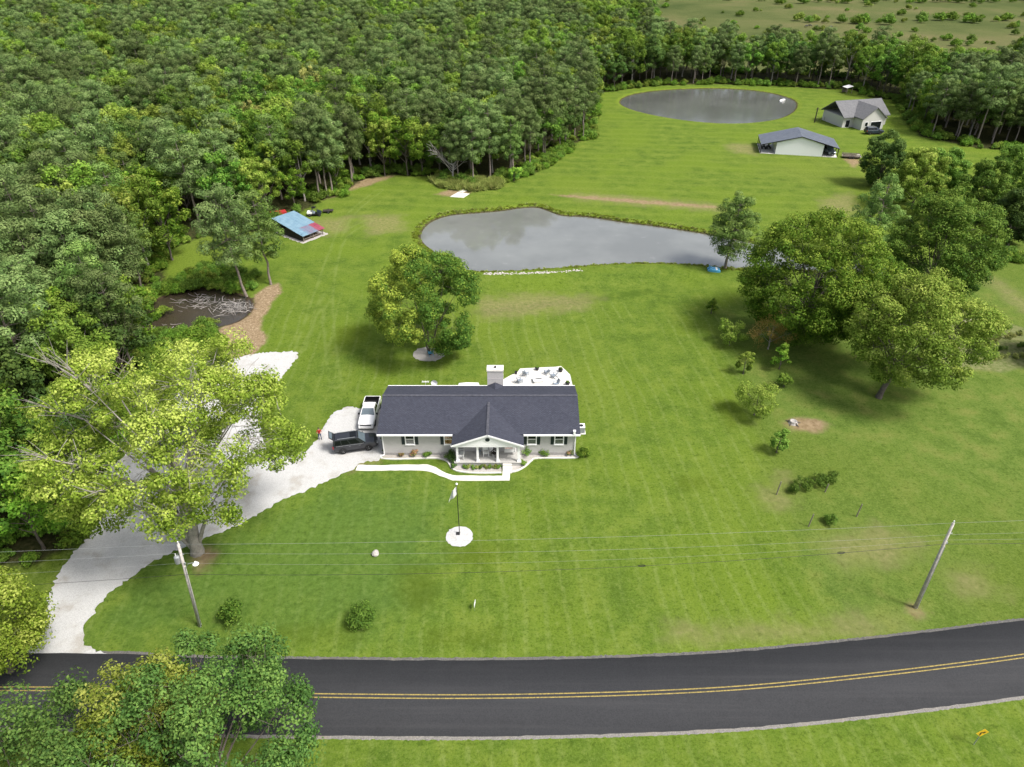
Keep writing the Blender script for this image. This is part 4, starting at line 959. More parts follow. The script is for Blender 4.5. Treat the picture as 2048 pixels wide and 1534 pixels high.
# ------------------------------------------------------------------ vehicles
def paintmat(name, col, metal=.0, rough=.28): return flat(name, col, rough, metal, .5, .03, 2, coat=.6)
M['p_white'] = paintmat('white_car_paint', (.80, .80, .80)); M['p_dark'] = paintmat('dark_car_paint', (.024, .026, .032), .35, .3)
M['p_blue'] = paintmat('navy_car_paint', (.020, .030, .055), .3); M['p_grey'] = paintmat('grey_car_paint', (.18, .21, .25), .4)
M['headlight'] = flat('lamp_glass', (.60, .62, .64), .1, spec=.8, var=.03); M['taillight'] = flat('red_lamp', (.30, .01, .01), .2, spec=.7); M['carglass'] = flat('car_glass', (.006, .007, .008), .1, spec=.3, var=.02)
M['windscreen'] = flat('windscreen_glass', (.10, .13, .15), .05, spec=1.0, var=.15, scale=2)
def patch(mb, q, u0, u1, v0, v1, off=.012, mi=0):
    """sub-rectangle of a quad q (bl, br, tr, tl), set proud of it by off"""
    q = [Vector(p) for p in q]
    S = lambda u, v: (q[0]*(1-u)+q[1]*u)*(1-v)+(q[3]*(1-u)+q[2]*u)*v
    c = [S(u0, v0), S(u1, v0), S(u1, v1), S(u0, v1)]; nrm = (c[1]-c[0]).cross(c[3]-c[0]).normalized()*off
    mb.add([p+nrm for p in c]+[p-nrm*.5 for p in c], [(0, 1, 2, 3), (7, 6, 5, 4)]+[(i, 4+i, 4+(i+1) % 4, (i+1) % 4) for i in range(4)], mi)
def wheel(parent, x, y, r, wdt, side):
    g = MB(); g.lathe([(r*.62, -wdt/2), (r*.93, -wdt/2), (r, -wdt*.35), (r, wdt*.35), (r*.93, wdt/2), (r*.62, wdt/2)], (x, y, r), 22, 0, 'y'); t = g.build('wheel', M['tyre'], parent, smooth=False)
    g = MB(); yo = y+side*(wdt/2-.03); g.lathe([(r*.64, -.02), (r*.64, .02), (r*.56, .02), (r*.56, -.01)], (x, yo, r), 22, 0, 'y')
    for k in range(5):
        a = k*2*math.pi/5+.3; g.beam((x, yo+side*.015, r), (x+math.cos(a)*r*.58, yo+side*.015, r+math.sin(a)*r*.58), r*.20, .03, 0, (0, 1, 0))
    g.lathe([(r*.16, -.03), (r*.16, .03)], (x, yo, r), 10, 0, 'y'); g.build('rim', M['rim'], t)
def arches(parent, xs_, hwid, r):
    for x in xs_:
        for s in (-1, 1):
            g = MB(); pts = [(x+math.cos(a)*r*1.16, r+math.sin(a)*r*1.16) for a in np.linspace(-.25, math.pi+.25, 15)]
            g.extr(pts, 'y', s*(hwid-.06), s*(hwid+.004)); g.build('wheel_arch', M['black'], parent)
def suv(label, loc, rz, pm, hatch=True):
    v = thing('suv', label, 'car', loc, rz, None, (1, 1, 1.05))
    st = [(-2.64, .60, 1.10, .90), (-2.60, .46, 1.20, .97), (-2.3, .40, 1.24, 1.0), (-.8, .36, 1.25, 1.01), (1.0, .36, 1.22, 1.01), (1.7, .38, 1.19, 1.0), (2.25, .42, 1.12, .97), (2.52, .46, 1.02, .92), (2.66, .56, .88, .82)]
    g = MB(); g.loft([[(x, -w_*.93, zb), (x, -w_, zb+.12), (x, -w_, zt-.16), (x, -w_*.93, zt), (x, 0, zt+.03), (x, w_*.93, zt), (x, w_, zt-.16), (x, w_, zb+.12), (x, w_*.93, zb)] for x, zb, zt, w_ in st]); g.build('body', pm, v)
    b_ = [(-2.56, -.95, 1.20), (1.25, -.95, 1.19), (1.25, .95, 1.19), (-2.56, .95, 1.20)]; t_ = [(-2.36, -.77, 1.88), (.42, -.77, 1.90), (.42, .77, 1.90), (-2.36, .77, 1.88)]
    g = MB(); g.add(b_+t_, [(0, 1, 5, 4), (1, 2, 6, 5), (2, 3, 7, 6), (3, 0, 4, 7)]); mid = [(x, y*.82, 1.95) for x, y, z in t_]; mid = [(x+(.12 if x < 0 else -.12), y, z) for x, y, z in mid]
    g.add(t_+mid, [(0, 1, 5, 4), (1, 2, 6, 5), (2, 3, 7, 6), (3, 0, 4, 7), (4, 5, 6, 7)]); cab = g.build('cabin', pm, v)
    for s, q in ((-1, [b_[0], b_[1], t_[1], t_[0]]), (1, [b_[2], b_[3], t_[3], t_[2]])):
        for u0, u1 in ((.04, .24), (.27, .52), (.55, .86)):
            if s == 1: u0, u1 = 1-u1, 1-u0
            g = MB(); patch(g, q, u0, u1, .16, .88); g.build('side_window', M['carglass'], cab)
    g = MB(); patch(g, [b_[1], b_[2], t_[2], t_[1]], .05, .95, .06, .94); g.build('windscreen', M['windscreen'], cab)
    g = MB(); patch(g, [b_[3], b_[0], t_[0], t_[3]], .06, .94, .04, .94); g.build('rear_shade_panel', M['black'], cab)  # flat black panel painted in for the unlit inside of the car
    g = MB(); g.cbox((-.15, 0, 1.962), (.75, 1.0, .012)); g.build('sunroof', M['carglass'], cab)
    for s in (-1, 1):
        g = MB(); g.beam((-2.0, s*.66, 1.99), (.1, s*.66, 1.99), .04); g.build('roof_rail', M['galv'], cab)
        g = MB(); g.cbox((.95, s*1.10, 1.24), (.14, .22, .17)); g.build('mirror', pm, v)
        g = MB(); g.cbox((2.50, s*.70, .90), (.22, .36, .16)); g.build('headlight', M['headlight'], v)
        g = MB(); g.cbox((-2.60, s*.90, 1.02), (.12, .15, .34)); g.build('taillight', M['taillight'], v)
        for x in (-1.0, .15):
            g = MB(); g.cbox((x+.35, s*1.016, 1.04), (.2, .03, .03)); g.build('door_handle', M['chrome'], v)
        g = MB(); g.cbox((-.6, s*1.012, 1.215), (3.3, .014, .035)); g.build('chrome_strip', M['chrome'], v)
        g = MB(); g.box(-1.1, 1.2, s*1.0-.05, s*1.0+.06, .34, .42); g.build('running_board', M['black'], v)
    g = MB(); g.cbox((2.62, 0, .74), (.10, 1.2, .26)); g.build('grille', M['black'], v)
    if hatch:
        g = MB(); q = [(-2.36, -.74, 1.91), (-2.36, .74, 1.91), (-2.95, .70, 2.42), (-2.95, -.70, 2.42)]
        g.add(q+[(x, y, z-.07) for x, y, z in q], [(0, 1, 2, 3), (7, 6, 5, 4), (0, 4, 5, 1), (1, 5, 6, 2), (2, 6, 7, 3), (3, 7, 4, 0)]); h = g.build('tailgate', pm, v)
        g = MB(); patch(g, [q[1], q[0], q[3], q[2]][::-1], .1, .9, .15, .62); g.build('pane', M['windscreen'], h)
        for s in (-1, 1): g = MB(); g.tube([(-2.5, s*.7, 1.6), (-2.9, s*.68, 1.98)], .015, 5); g.build('strut', M['black'], h)
    arches(v, (-1.52, 1.50), 1.01, .43)
    for x in (-1.52, 1.50):
        for s in (-1, 1): wheel(v, x, s*.89, .43, .29, s)
    return v
def pickup(label, loc, rz, pm):
    v = thing('pickup_truck', label, 'truck', loc, rz)
    st = [(-.95, .50, 1.22, 1.0), (.9, .48, 1.20, 1.01), (1.2, .48, 1.20, 1.01), (1.9, .5, 1.19, 1.01), (2.5, .52, 1.14, .99), (2.74, .56, 1.05, .95), (2.88, .62, .92, .88)]
    g = MB(); g.loft([[(x, -w_*.94, zb), (x, -w_, zb+.12), (x, -w_, zt-.14), (x, -w_*.93, zt), (x, 0, zt+.05), (x, w_*.93, zt), (x, w_, zt-.14), (x, w_, zb+.12), (x, w_*.94, zb)] for x, zb, zt, w_ in st]); g.build('body', pm, v)
    g = MB()      # open bed
    for s in (-1, 1): g.box(-2.92, -.955, s*.985-.045, s*.985+.045, .52, 1.26)
    g.box(-2.95, -2.86, -.94, .94, .55, 1.26); bed = g.build('bed', pm, v)
    g = MB(); g.box(-2.858, -.96, -.938, .938, .62, .68); g.box(-2.858, -2.84, -.93, .93, .68, 1.25); [g.box(-2.84, -.97, s*.93-.008, s*.93+.008, .68, 1.25) for s in (-1, 1)]; g.box(-.972, -.957, -.93, .93, .68, 1.22); g.build('bed_liner', M['black'], bed)
    b_ = [(-.93, -.96, 1.19), (1.22, -.96, 1.17), (1.22, .96, 1.17), (-.93, .96, 1.19)]; t_ = [(-.80, -.76, 1.80), (.42, -.76, 1.81), (.42, .76, 1.81), (-.80, .76, 1.80)]
    g = MB(); g.add(b_+t_, [(0, 1, 5, 4), (1, 2, 6, 5), (2, 3, 7, 6), (3, 0, 4, 7)]); mid = [(x+(.1 if x < 0 else -.12), y*.84, 1.87) for x, y, z in t_]
    g.add(t_+mid, [(0, 1, 5, 4), (1, 2, 6, 5), (2, 3, 7, 6), (3, 0, 4, 7), (4, 5, 6, 7)]); cab = g.build('cabin', pm, v)
    for s, q in ((-1, [b_[0], b_[1], t_[1], t_[0]]), (1, [b_[2], b_[3], t_[3], t_[2]])):
        for u0, u1 in ((.06, .42), (.47, .84)):
            if s == 1: u0, u1 = 1-u1, 1-u0
            g = MB(); patch(g, q, u0, u1, .14, .86); g.build('side_window', M['carglass'], cab)
    g = MB(); patch(g, [b_[1], b_[2], t_[2], t_[1]], .05, .95, .05, .95); g.build('windscreen', M['windscreen'], cab)
    g = MB(); patch(g, [b_[3], b_[0], t_[0], t_[3]], .1, .9, .2, .85); g.build('rear_window', M['carglass'], cab)
    g = MB(); g.cbox((2.83, 0, .84), (.14, 1.35, .12)); g.build('grille', M['black'], v); g = MB(); g.cbox((2.86, 0, .95), (.06, 1.5, .04)); g.cbox((2.86, 0, .73), (.08, 1.5, .05)); g.build('grille_bar', M['chrome'], v)
    g = MB(); g.box(2.72, 2.98, -.92, .92, .44, .66); g.build('bumper', pm, v); g = MB(); g.box(-3.02, -2.93, -.95, .95, .48, .66); g.build('bumper', M['chrome'], v)
    for s in (-1, 1):
        g = MB(); g.cbox((2.74, s*.80, .93), (.2, .28, .16)); g.build('headlight', M['headlight'], v); g = MB(); g.cbox((-2.92, s*.96, 1.02), (.1, .12, .3)); g.build('taillight', M['taillight'], v)
        g = MB(); g.cbox((.95, s*1.13, 1.26), (.14, .24, .2)); g.build('mirror', M['black'], v)
        for x in (-.55, .45): g = MB(); g.cbox((x, s*1.016, 1.02), (.2, .03, .03)); g.build('door_handle', M['chrome'], v)
    arches(v, (-1.85, 1.80), 1.02, .40)
    for x in (-1.85, 1.80):
        for s in (-1, 1): wheel(v, x, s*.89, .40, .28, s)
    return v
pickup('white crew-cab pickup with an empty black-lined bed, parked beside the house', (-18.25, 72.3, .022), R(-90), M['p_white'])
suv('dark grey SUV parked in front of the white pickup, tailgate raised', (-18.93, 66.15, .022), R(13), M['p_dark'])
pickup('navy pickup half hidden under the big tree on the gravel', (-40.2, 67.2, .022), R(25), M['p_blue'])

# ------------------------------------------------------------------ the person
def skin_mesh(name, verts, edges, radii, root=0, sub=2):
    me = bpy.data.meshes.new(name+'_rig'); me.from_pydata(verts, edges, []); o = bpy.data.objects.new(name+'_rig', me); COL.objects.link(o)
    sk = o.modifiers.new('skin', 'SKIN'); sk.use_smooth_shade = True; o.modifiers.new('sub', 'SUBSURF').levels = sub
    sv = me.skin_vertices[0].data
    for i, r_ in enumerate(radii): sv[i].radius = (r_, r_) if not hasattr(r_, '__len__') else r_; sv[i].use_root = (i == root)
    dg = bpy.context.evaluated_depsgraph_get(); dg.update(); m2 = bpy.data.meshes.new_from_object(o.evaluated_get(dg)); bpy.data.objects.remove(o); bpy.data.meshes.remove(me); m2.name = name
    return m2
def person():
    V = [(0, 0, .96)]; E = []; Rr = [(.16, .12)]
    def a(p, r_, par): V.append(p); Rr.append(r_); E.append((par, len(V)-1)); return len(V)-1
    sp = a((0, .01, 1.14), (.145, .105), 0); chs = a((0, .0, 1.36), (.17, .115), sp); nk = a((0, -.01, 1.50), .055, chs); hd0 = a((0, -.03, 1.58), .075, nk); hd = a((0, -.03, 1.69), (.085, .10), hd0); a((0, -.02, 1.77), .06, hd)
    for s in (-1, 1):
        hp = a((s*.10, 0, .90), .095, 0); kn = a((s*.125, -.02, .50), .066, hp); an = a((s*.14, .02, .10), .045, kn); hl = a((s*.14, .0, .045), .042, an); a((s*.16, -.17, .035), .036, hl)
        sh = a((s*.20, 0, 1.42), .065, chs); el = a((s*.29, -.02, 1.17), .048, sh); wr = a((s*.13, -.27, 1.16), .032, el); pm = a((s*.09, -.33, 1.17), (.030, .020), wr)
        for k, (dx, dz, L) in enumerate(((.0, .025, .075), (-.008, .010, .085), (-.008, -.006, .08), (0, -.022, .06))):
            f1 = a((s*(.075+dx), -.365, 1.17+dz), .009, pm); f2 = a((s*(.06+dx-.02), -.385, 1.165+dz), .009, f1); a((s*(.035+dx), -.38, 1.16+dz), .008, f2)
        th = a((s*.075, -.325, 1.21), .011, pm); a((s*.05, -.35, 1.225), .009, th)
    me = skin_mesh('body', V, E, Rr)
    for m in ('skin', 'red', 'jeans', 'black'): me.materials.append(M[m])
    for p in me.polygons:
        c = p.center
        if c.z < .09: i = 3
        elif c.z < .98 and not (c.y < -.22): i = 2
        elif c.z < 1.485 and c.z > .93 and c.y > -.14 and not (abs(c.x) > .24 and c.z < 1.20): i = 1
        else: i = 0
        p.material_index = i
    return me
x, y = P(641, 879)
pr = thing('person', 'person in a red shirt and jeans holding a controller beside the SUV', 'person', (x, y, .022), R(14))
link_obj('body', person(), pr)
g = MB(); g.lathe([(.092, 1.685), (.102, 1.72), (.098, 1.76), (.075, 1.80), (.03, 1.82)], (0, -.015, 0), 14); g.build('hair', M['hair'], pr, smooth=True)
g = MB()
for s in (-1, 1): g.cbox((s*.033, -.118, 1.70), (.02, .012, .012)); g.cbox((s*.094, -.02, 1.685), (.02, .04, .06), 1)
g.cbox((0, -.132, 1.665), (.025, .03, .04), 1); g.cbox((0, -.118, 1.63), (.05, .012, .012), 2); g.build('face', [M['hair'], M['skin'], M['red']], pr)
rc = thing('remote_controller', 'small dark remote controller held by the person in red', 'controller', (x, y, .022), R(14))
g = MB(); g.cbox((0, -.40, 1.165), (.17, .05, .09)); g.build('case', M['black'], rc); [MB().tube([(s*.05, -.41, 1.2), (s*.06, -.44, 1.30)], .006, 4).build('aerial', M['black'], rc) for s in (-1, 1)]

# ------------------------------------------------------------------ porch and patio furniture
def adirondack(name, label, loc, rz, mat, group=None):
    c = thing(name, label, 'chair', loc, rz, group)
    for i in range(5): MB().cbox((0, -.02-.11*i+.2, .36+.025*i), (.56, .095, .022)).build('slat', mat, c)
    for i in range(5):
        x = (i-2)*.115; h = 1.05-.05*abs(i-2); MB().beam((x, .22, .34), (x*1.15, .52, h), .10, .022).build('slat', mat, c)
    for s in (-1, 1):
        MB().box(s*.33-.06, s*.33+.06, -.36, .36, .60, .625).build('arm', mat, c); MB().box(s*.30-.03, s*.30+.03, -.34, -.28, 0, .60).build('leg', mat, c); MB().beam((s*.30, -.30, .34), (s*.30, .50, .04), .03, .12).build('leg', mat, c)
    return c
for i, (px, rz, lb) in enumerate((((1039, 765), 120, 'blue-grey slatted chair on the patio closest to the chimney'), ((1051, 751), 150, 'blue-grey slatted chair on the patio between the small round pots'), ((1094, 748), 205, 'blue-grey slatted chair on the patio in front of the green potted plant'), ((1108, 755), 235, 'blue-grey slatted chair on the patio close to the corner planter'), ((1112, 772), 300, 'blue-grey slatted chair on the patio beside the house eave'))):
    x, y = P(*px, .08); adirondack('patio_chair', lb, (x, y, .08), R(rz), M['chairgrey'], 'chairs on the patio')
x, y = P(1077, 763, .08)
ft = thing('fire_table', 'low white square fire table in the middle of the patio', 'table', (x, y, .08), .1)
MB().box(-.75, .75, -.55, .55, .38, .46).build('top', M['white'], ft); MB().box(-.6, .6, -.42, .42, 0, .38).build('base', M['white'], ft); MB().box(-.45, .45, -.10, .10, .462, .50).build('burner', M['black'], ft)
PB = [bush_mesh(200+i, .36, .6, LM['shrub'], 8, 40, .12) for i in range(2)]
for px, lb, r_, mb_ in (((1032, 748), 'small dark pot at the chimney end of the patio', .20, None), ((1074, 740), 'round black pot with a green plant on the patio edge', .30, 0), ((1121, 743), 'black pot of white flowers at the patio corner', .34, 1), ((1135, 770), 'black pot with pale filling near the house corner of the patio', .34, 1)):
    x, y = P(*px, .08); p = thing('planter', lb, 'planter', (x, y, .08)); MB().lathe([(r_*.7, 0), (r_, .42), (r_*.9, .42), (r_*.85, .34)], (0, 0, 0), 16).build('pot', M['pot'], p)
    if mb_ is not None: o = link_obj('plant', PB[mb_], p, (0, 0, .36)); o.scale = (r_/.36*.8,)*3
# porch pieces
py = 63.7
def bench(name, label, cat, loc, rz, mat, w_=.6, sw=None):
    c = thing(name, label, cat, loc, rz); n_ = 4
    for i in range(n_): MB().box(-w_/2, w_/2, -.25+i*.13, -.14+i*.13, .42, .445).build('slat', mat, c)
    for i in range(3): MB().box(-w_/2, w_/2, .27, .295, .56+i*.16, .67+i*.16).build('slat', mat, c)
    for s in (-1, 1):
        MB().box(s*w_/2-.03, s*w_/2+.03, -.25, -.20, 0 if not sw else .40, .64).build('leg', mat, c); MB().box(s*w_/2-.03, s*w_/2+.03, .27, .32, 0 if not sw else .40, .98).build('leg', mat, c); MB().box(s*w_/2-.045, s*w_/2+.045, -.28, .30, .64, .67).build('arm', mat, c)
        if sw: MB().tube([(s*w_/2, -.2, .65), (s*w_/2, .0, 2.6)], .012, 4).build('chain', M['galv'], c)
    return c
bench('porch_bench', 'white slatted bench at the end of the porch next to the dark round shrub', 'bench', (-5.95, py, PZ), R(-90), M['white'], 1.1)
bench('porch_chair', 'white porch chair between the two middle columns', 'chair', (-3.1, py+.3, PZ), R(10), M['white'], .6)
bench('porch_rocker', 'dark wooden porch chair beside the white one', 'chair', (-2.1, py+.2, PZ), R(-35), M['wood_dark'], .6)
bench('porch_swing', 'white hanging porch swing by the steps end of the porch', 'swing', (-.2, py+.45, PZ+.1), 0, M['white'], 1.3, True)
tb_ = thing('porch_table', 'small grey porch table left of the white chair', 'table', (-4.0, py+.5, PZ)); MB().lathe([(.32, .5), (.32, .54)], (0, 0, 0), 18).build('top', M['chairgrey'], tb_)
for k_ in range(3): MB().beam((math.cos(k_*2.1)*.08, math.sin(k_*2.1)*.08, .5), (math.cos(k_*2.1)*.28, math.sin(k_*2.1)*.28, 0), .035).build('leg', M['chairgrey'], tb_)
hs = thing('hanging_sign', 'small white and red board hanging from the porch beam', 'sign', (-.35, 62.62, 2.66)); MB().box(-.45, .45, -.015, .015, 0, .26).build('board', M['white'], hs); MB().box(-.42, .42, -.02, -.016, .10, .20).build('stripe', M['redpaint'], hs)

# ------------------------------------------------------------------ shrubs
def shrub(label, px, rad, h, mat, seed, n=16, per=90, size=.15, name='shrub', stems=5, z=0, cat='shrub', mu=.5, group=None, xy=None):
    x, y = xy if xy else P(*px); t = thing(name, label, cat, (x, y, z), 0, group)
    link_obj('foliage', bush_mesh(seed, rad, h, mat, n, per, size, tint_mu=mu), t); link_obj('stem', stems_mesh(seed, stems, h*.6, rad*.5, .03, M['bark']), t); return t
shrub('upright glossy green shrub on the lawn near the lamp pole', (470, 1240), 1.35, 2.7, LM['oak'], 301, 26, 120, .20)
shrub('round dense green shrub on the lawn near the road', (728, 1242), 1.5, 2.1, LM['shrub'], 302, 30, 130, .19, mu=.42)
shrub('round dark shrub at the left end of the porch', (904, 920), .95, 1.5, LM['dark'], 303, 16, 90, .14)
shrub('yellow-green shrub at the far corner of the house wall', (1166, 913), 1.0, 1.5, LM['walnut'], 304, 18, 90, .15)
fl = [((803, 914), .40, .55, 'flower', 'small reddish flowering plant nearest the downspout'), ((830, 913), .65, 1.1, 'flower', 'tall pink-flecked rose bush under the window by the drive'), ((854, 913), .60, .8, 'shrub', 'small green bush with pale blooms under the grey wall'), ((1052, 912), .8, 1.6, 'bright', 'tall leafy red-flowered plant beside the right porch column'), ((1045, 930), .6, .7, 'bright', 'low light-green plant beside the porch steps'), ((1086, 910), .75, 1.0, 'shrub', 'silvery green plant between the two right windows'), ((1138, 909), .60, .9, 'flower', 'reddish shrub near the right downspout'), ((906, 934), .45, .5, 'dark', 'small dark mound plant at the bend of the bed')]
for i, (px, r_, h, k_, lb) in enumerate(fl): shrub(lb, px, r_, h, LM[k_], 320+i, 10, 70, .12, name='flower_bush', z=.03, cat='plant')
for i in range(9):
    x, y = P(930+i*8.4, 936+rnd.uniform(-1, 1)); t = thing('border_plant', 'low yellow-green plant in the row below the porch deck', 'plant', (x, y, .03), rnd.uniform(0, 6), 'row of plants below the porch'); link_obj('foliage', bush_mesh(340+i % 3, .42, .5, LM['grassy'] if i % 2 else LM['shrub'], 7, 60, .12), t)
young = [((1422, 627), .8, 2.6, 'walnut', 0, 'thin young tree on the mown edge nearest the pond'), ((1458, 690), 2.0, 4.2, 'olive', .15, 'bushy brownish young tree nearest the huge round tree'), ((1536, 698), 2.9, 6.4, 'autumn', .45, 'sparse small tree with orange-tipped leaves under the huge round tree'), ((1486, 748), 1.2, 4.0, 'olive', .2, 'spindly pale young tree below the brownish bushy one'), ((1558, 738), 1.4, 3.8, 'walnut', .2, 'thin green young tree below the orange-tipped tree'), ((1567, 774), .8, 2.0, 'bright', .1, 'tiny green sapling nearest the leaning tree'), ((1508, 830), 2.7, 5.0, 'olive', .15, 'wide-spreading young fruit tree at the edge of the mown stripes'), ((1553, 905), 1.0, 3.6, 'shrub', .1, 'narrow pale sapling below the bare dirt patch'), ((1028, 362), 1.7, 3.8, 'yellow', .0, 'bright yellow sapling at the wood edge near the white slab')]
for i, (px, r_, h, k_, sp_, lb) in enumerate(young):
    m_ = broadleaf(400+i, h, r_, h*.08, LM[k_], M['bark_pale'] if k_ == 'autumn' else M['bark'], lobes=6, clumps=int(18+r_*20), per=80, size=.20, tr=.05+.02*r_, crad=max(.32, r_*.26), sparse=sp_, lobe_r=.5, full=1.93)
    put(px, 'young_tree', m_, lb)
x0, y0 = P(1578, 984); x1, y1 = P(1668, 962)
t = thing('berry_hedge', 'long dark-green vine hedge on the rough lawn', 'hedge', (x0, y0, 0), math.atan2(y1-y0, x1-x0)); Lh = math.hypot(x1-x0, y1-y0)
rng = np.random.default_rng(9); nC = 46; C = np.stack([rng.uniform(0, Lh, nC), rng.normal(0, .4, nC), rng.uniform(.3, 1.15, nC)], 1); V, ti = clump_leaves(rng, C, np.full(nC, .42), 90, .16, .9, ctint=np.clip(rng.normal(.4, .15, nC), 0, 1)); V[:, 2] = np.maximum(V[:, 2], .02)
link_obj('foliage', leaves_mesh('foliage', V, ti, LM['shrub']), t)
link_obj('stem', tubes_mesh('stem', [(bez(np.array([s, 0, 0]), np.array([s+.1, .1, .5]), np.array([s+.2, .2, 1.0]), 4), .03*np.array([1, .8, .6, .3]), 5) for s in np.arange(.4, Lh, .9)], M['bark']), t)
shrub('small dense vine bush between two grey posts', (1661, 1048), .85, 1.25, LM['shrub'], 306, 14, 90, .16, mu=.4)
for i, (px, h, lb) in enumerate((((1553, 989), 1.9, 'grey wooden post at the end of the vine hedge'), ((1617, 1053), 1.8, 'grey wooden post on the drive side of the small vine bush'), ((1713, 1033), 1.8, 'grey wooden post beyond the small vine bush'), ((1650, 984), 1.2, 'short grey post inside the vine hedge'))):
    x, y = P(*px); p = thing('fence_post', lb, 'post', (x, y, 0)); g = MB(); g.tube([(0, 0, 0), (.05, 0, h*.5), (.12, 0, h)], [.07, .065, .06], 7); g.build('post', M['wood_grey'], p)

# ------------------------------------------------------------------ flag, stone, sign, stump
x, y = P(919, 1067)
fp = thing('flagpole', 'black flagpole with a limp white flag in the round gravel bed', 'flagpole', (x, y, .03))
MB().tube([(0, 0, 0), (0, 0, 6.8)], [.05, .032], 8).build('pole', M['black'], fp); MB().lathe([(.04, -.12), (.12, -.06), (.13, .02), (.07, .1), (.01, .13)], (0, 0, 6.9), 12).build('finial', M['white'], fp, smooth=True)
rows = []
for i in range(11):
    f = i/10; row = []
    for j in range(9):
        u = j/8; xx = -.04-u*(.42+.30*f)-f*.15*u; yy = .16*math.sin(u*7+f*2.5)*(.3+u)*(.6+.4*f); zz = 6.55-f*1.05-u*(.55+.55*f); row.append((xx, yy-.02, zz))
    rows.append(row)
g = MB(); g.loft(rows, close=False, caps=False); fo = g.build('flag', M['flag'], fp, smooth=True, fixn=False); sm = fo.modifiers.new('thick', 'SOLIDIFY'); sm.thickness = .012
MB().box(-.35, .05, -.25, .15, 0, .06).build('base', M['pot'], fp)
def rock(name, label, loc, r_, seed, mat=None, parent=None, flatz=.8):
    bm = bmesh.new(); bmesh.ops.create_icosphere(bm, subdivisions=2, radius=r_); rn = random.Random(seed)
    ph = [rn.uniform(0, 6) for _ in range(6)]
    for v in bm.verts:
        k_ = 1+.16*math.sin(v.co.x/r_*2.3+ph[0])+.14*math.sin(v.co.y/r_*2.7+ph[1])+.12*math.sin(v.co.z/r_*3.1+ph[2])+rn.uniform(-.05, .05); v.co *= k_; v.co.z = v.co.z*flatz+r_*flatz*.7
    me = bpy.data.meshes.new(name); bm.to_mesh(me); bm.free(); me.materials.append(mat or M['stone']); o = link_obj(name, me, parent, loc)
    return tag(o, label, 'rock') if label else o
x, y = P(751, 1108); rock('boulder', 'pale round rock alone on the lawn', (x, y, 0), .36, 3)
x, y = P(950, 1218); sg = thing('yard_sign', 'thin white marker sign edge-on in the lawn near the road', 'sign', (x, y, 0), R(82)); MB().box(-.30, .30, -.012, .012, .55, 1.0).build('panel', M['white'], sg); [MB().tube([(s*.2, 0, 0), (s*.2, 0, .56)], .008, 5).build('stake', M['galv'], sg) for s in (-1, 1)]
x, y = P(1586, 846); sp_ = thing('stump', 'old broken tree stump in the bare dirt patch', 'stump', (x, y, 0)); g = MB(); g.lathe([(.62, 0), (.50, .15), (.46, .34), (.40, .38), (.20, .25)], (0, 0, 0), 11); g.build('wood', M['deadwood'], sp_)
for k_ in range(5): MB().tube([(math.cos(k_*1.3)*.4, math.sin(k_*1.3)*.4, .2), (math.cos(k_*1.3)*.95, math.sin(k_*1.3)*.95, .02)], [.12, .04], 6).build('root', M['bark'], sp_)
x, y = P(1948, 1490); cs = thing('warning_sign', 'diamond road sign with a black bent arrow on the verge across the road', 'sign', (x, y, 0), R(6))
MB().tube([(0, .04, 0), (0, .04, 2.1)], .035, 6).build('post', M['galv'], cs)
def diamond(r_, y0, y1): return MB().extr([(0, 1.75-r_), (r_, 1.75), (0, 1.75+r_), (-r_, 1.75)], 'y', y0, y1)
diamond(.54, -.01, .0).build('panel', flat('sign_yellow', (.62, .40, .02), .5), cs)
g = MB(); g.box(-.18, -.06, -.018, -.011, 1.42, 1.84); g.box(-.06, .10, -.018, -.011, 1.72, 1.84); g.extr([(.10, 1.64), (.30, 1.78), (.10, 1.92)], 'y', -.018, -.011); g.build('arrow', M['black'], cs)
x, y = P(855, 704); adirondack('garden_chair', 'blue garden chair under the two-tone tree', (x+.6, y-.9, .03), R(200), M['blue'])

# ------------------------------------------------------------------ poles and wires
def utility(label, loc, h, tilt, lamp, direction=0):
    u = thing('utility_pole', label, 'utility pole', loc, 0); u.rotation_euler = (0, tilt, direction)
    MB().tube([(0, 0, 0), (0, 0, h*.5), (0, 0, h)], [.17, .145, .115], 10).build('pole', M['wood_pole'], u, smooth=True)
    MB().tube([(0, 0, h), (0, 0, h+.28)], [.04, .05], 6).build('insulator', M['white'], u); MB().tube([(.1, -.03, h-1.2), (.28, -.03, h-1.15)], .03, 6).build('insulator', M['galv'], u)
    MB().cbox((.13, -.05, h-2.3), (.16, .12, .2)).build('bracket', M['galv'], u)
    MB().tube([(.13, -.13, 0), (.115, -.10, h*.75)], .035, 6).build('conduit', M['galv'], u)
    if lamp:
        g = MB(); g.lathe([(.20, 0), (.24, .05), (.24, .72), (.20, .80), (.06, .84)], (-.38, -.05, h-2.25), 14); tr_ = g.build('transformer', M['galv'], u, smooth=False); MB().tube([(-.45, -.05, h-1.42), (-.45, -.05, h-1.15)], .035, 6).build('bushing', M['white'], tr_)
        g = MB(); g.tube([(.1, -.05, h-2.9), (.45, -.1, h-2.25), (.95, -.15, h-2.0)], .03, 6); ar = g.build('lamp_arm', M['galv'], u)
        g = MB(); g.lathe([(.08, .18), (.12, .06), (.26, -.08), (.24, -.12)], (1.12, -.16, h-2.05), 14); g.build('lamp_head', M['white'], ar)
    return u
x1_, y1_ = P(400, 1252); x2_, y2_ = P(1830, 1215)
utility('weathered utility pole with a street lamp and transformer near the big tree', (x1_, y1_, 0), 10.7, R(4.6), True); utility('bare weathered utility pole on the verge near the road bend', (x2_, y2_, 0), 11.0, R(-1.5), False)
poles = [(-98, 38.0, 10.8), (x1_, y1_, 10.7), (x2_, y2_, 11.0), (104, 47.5, 11.0)]
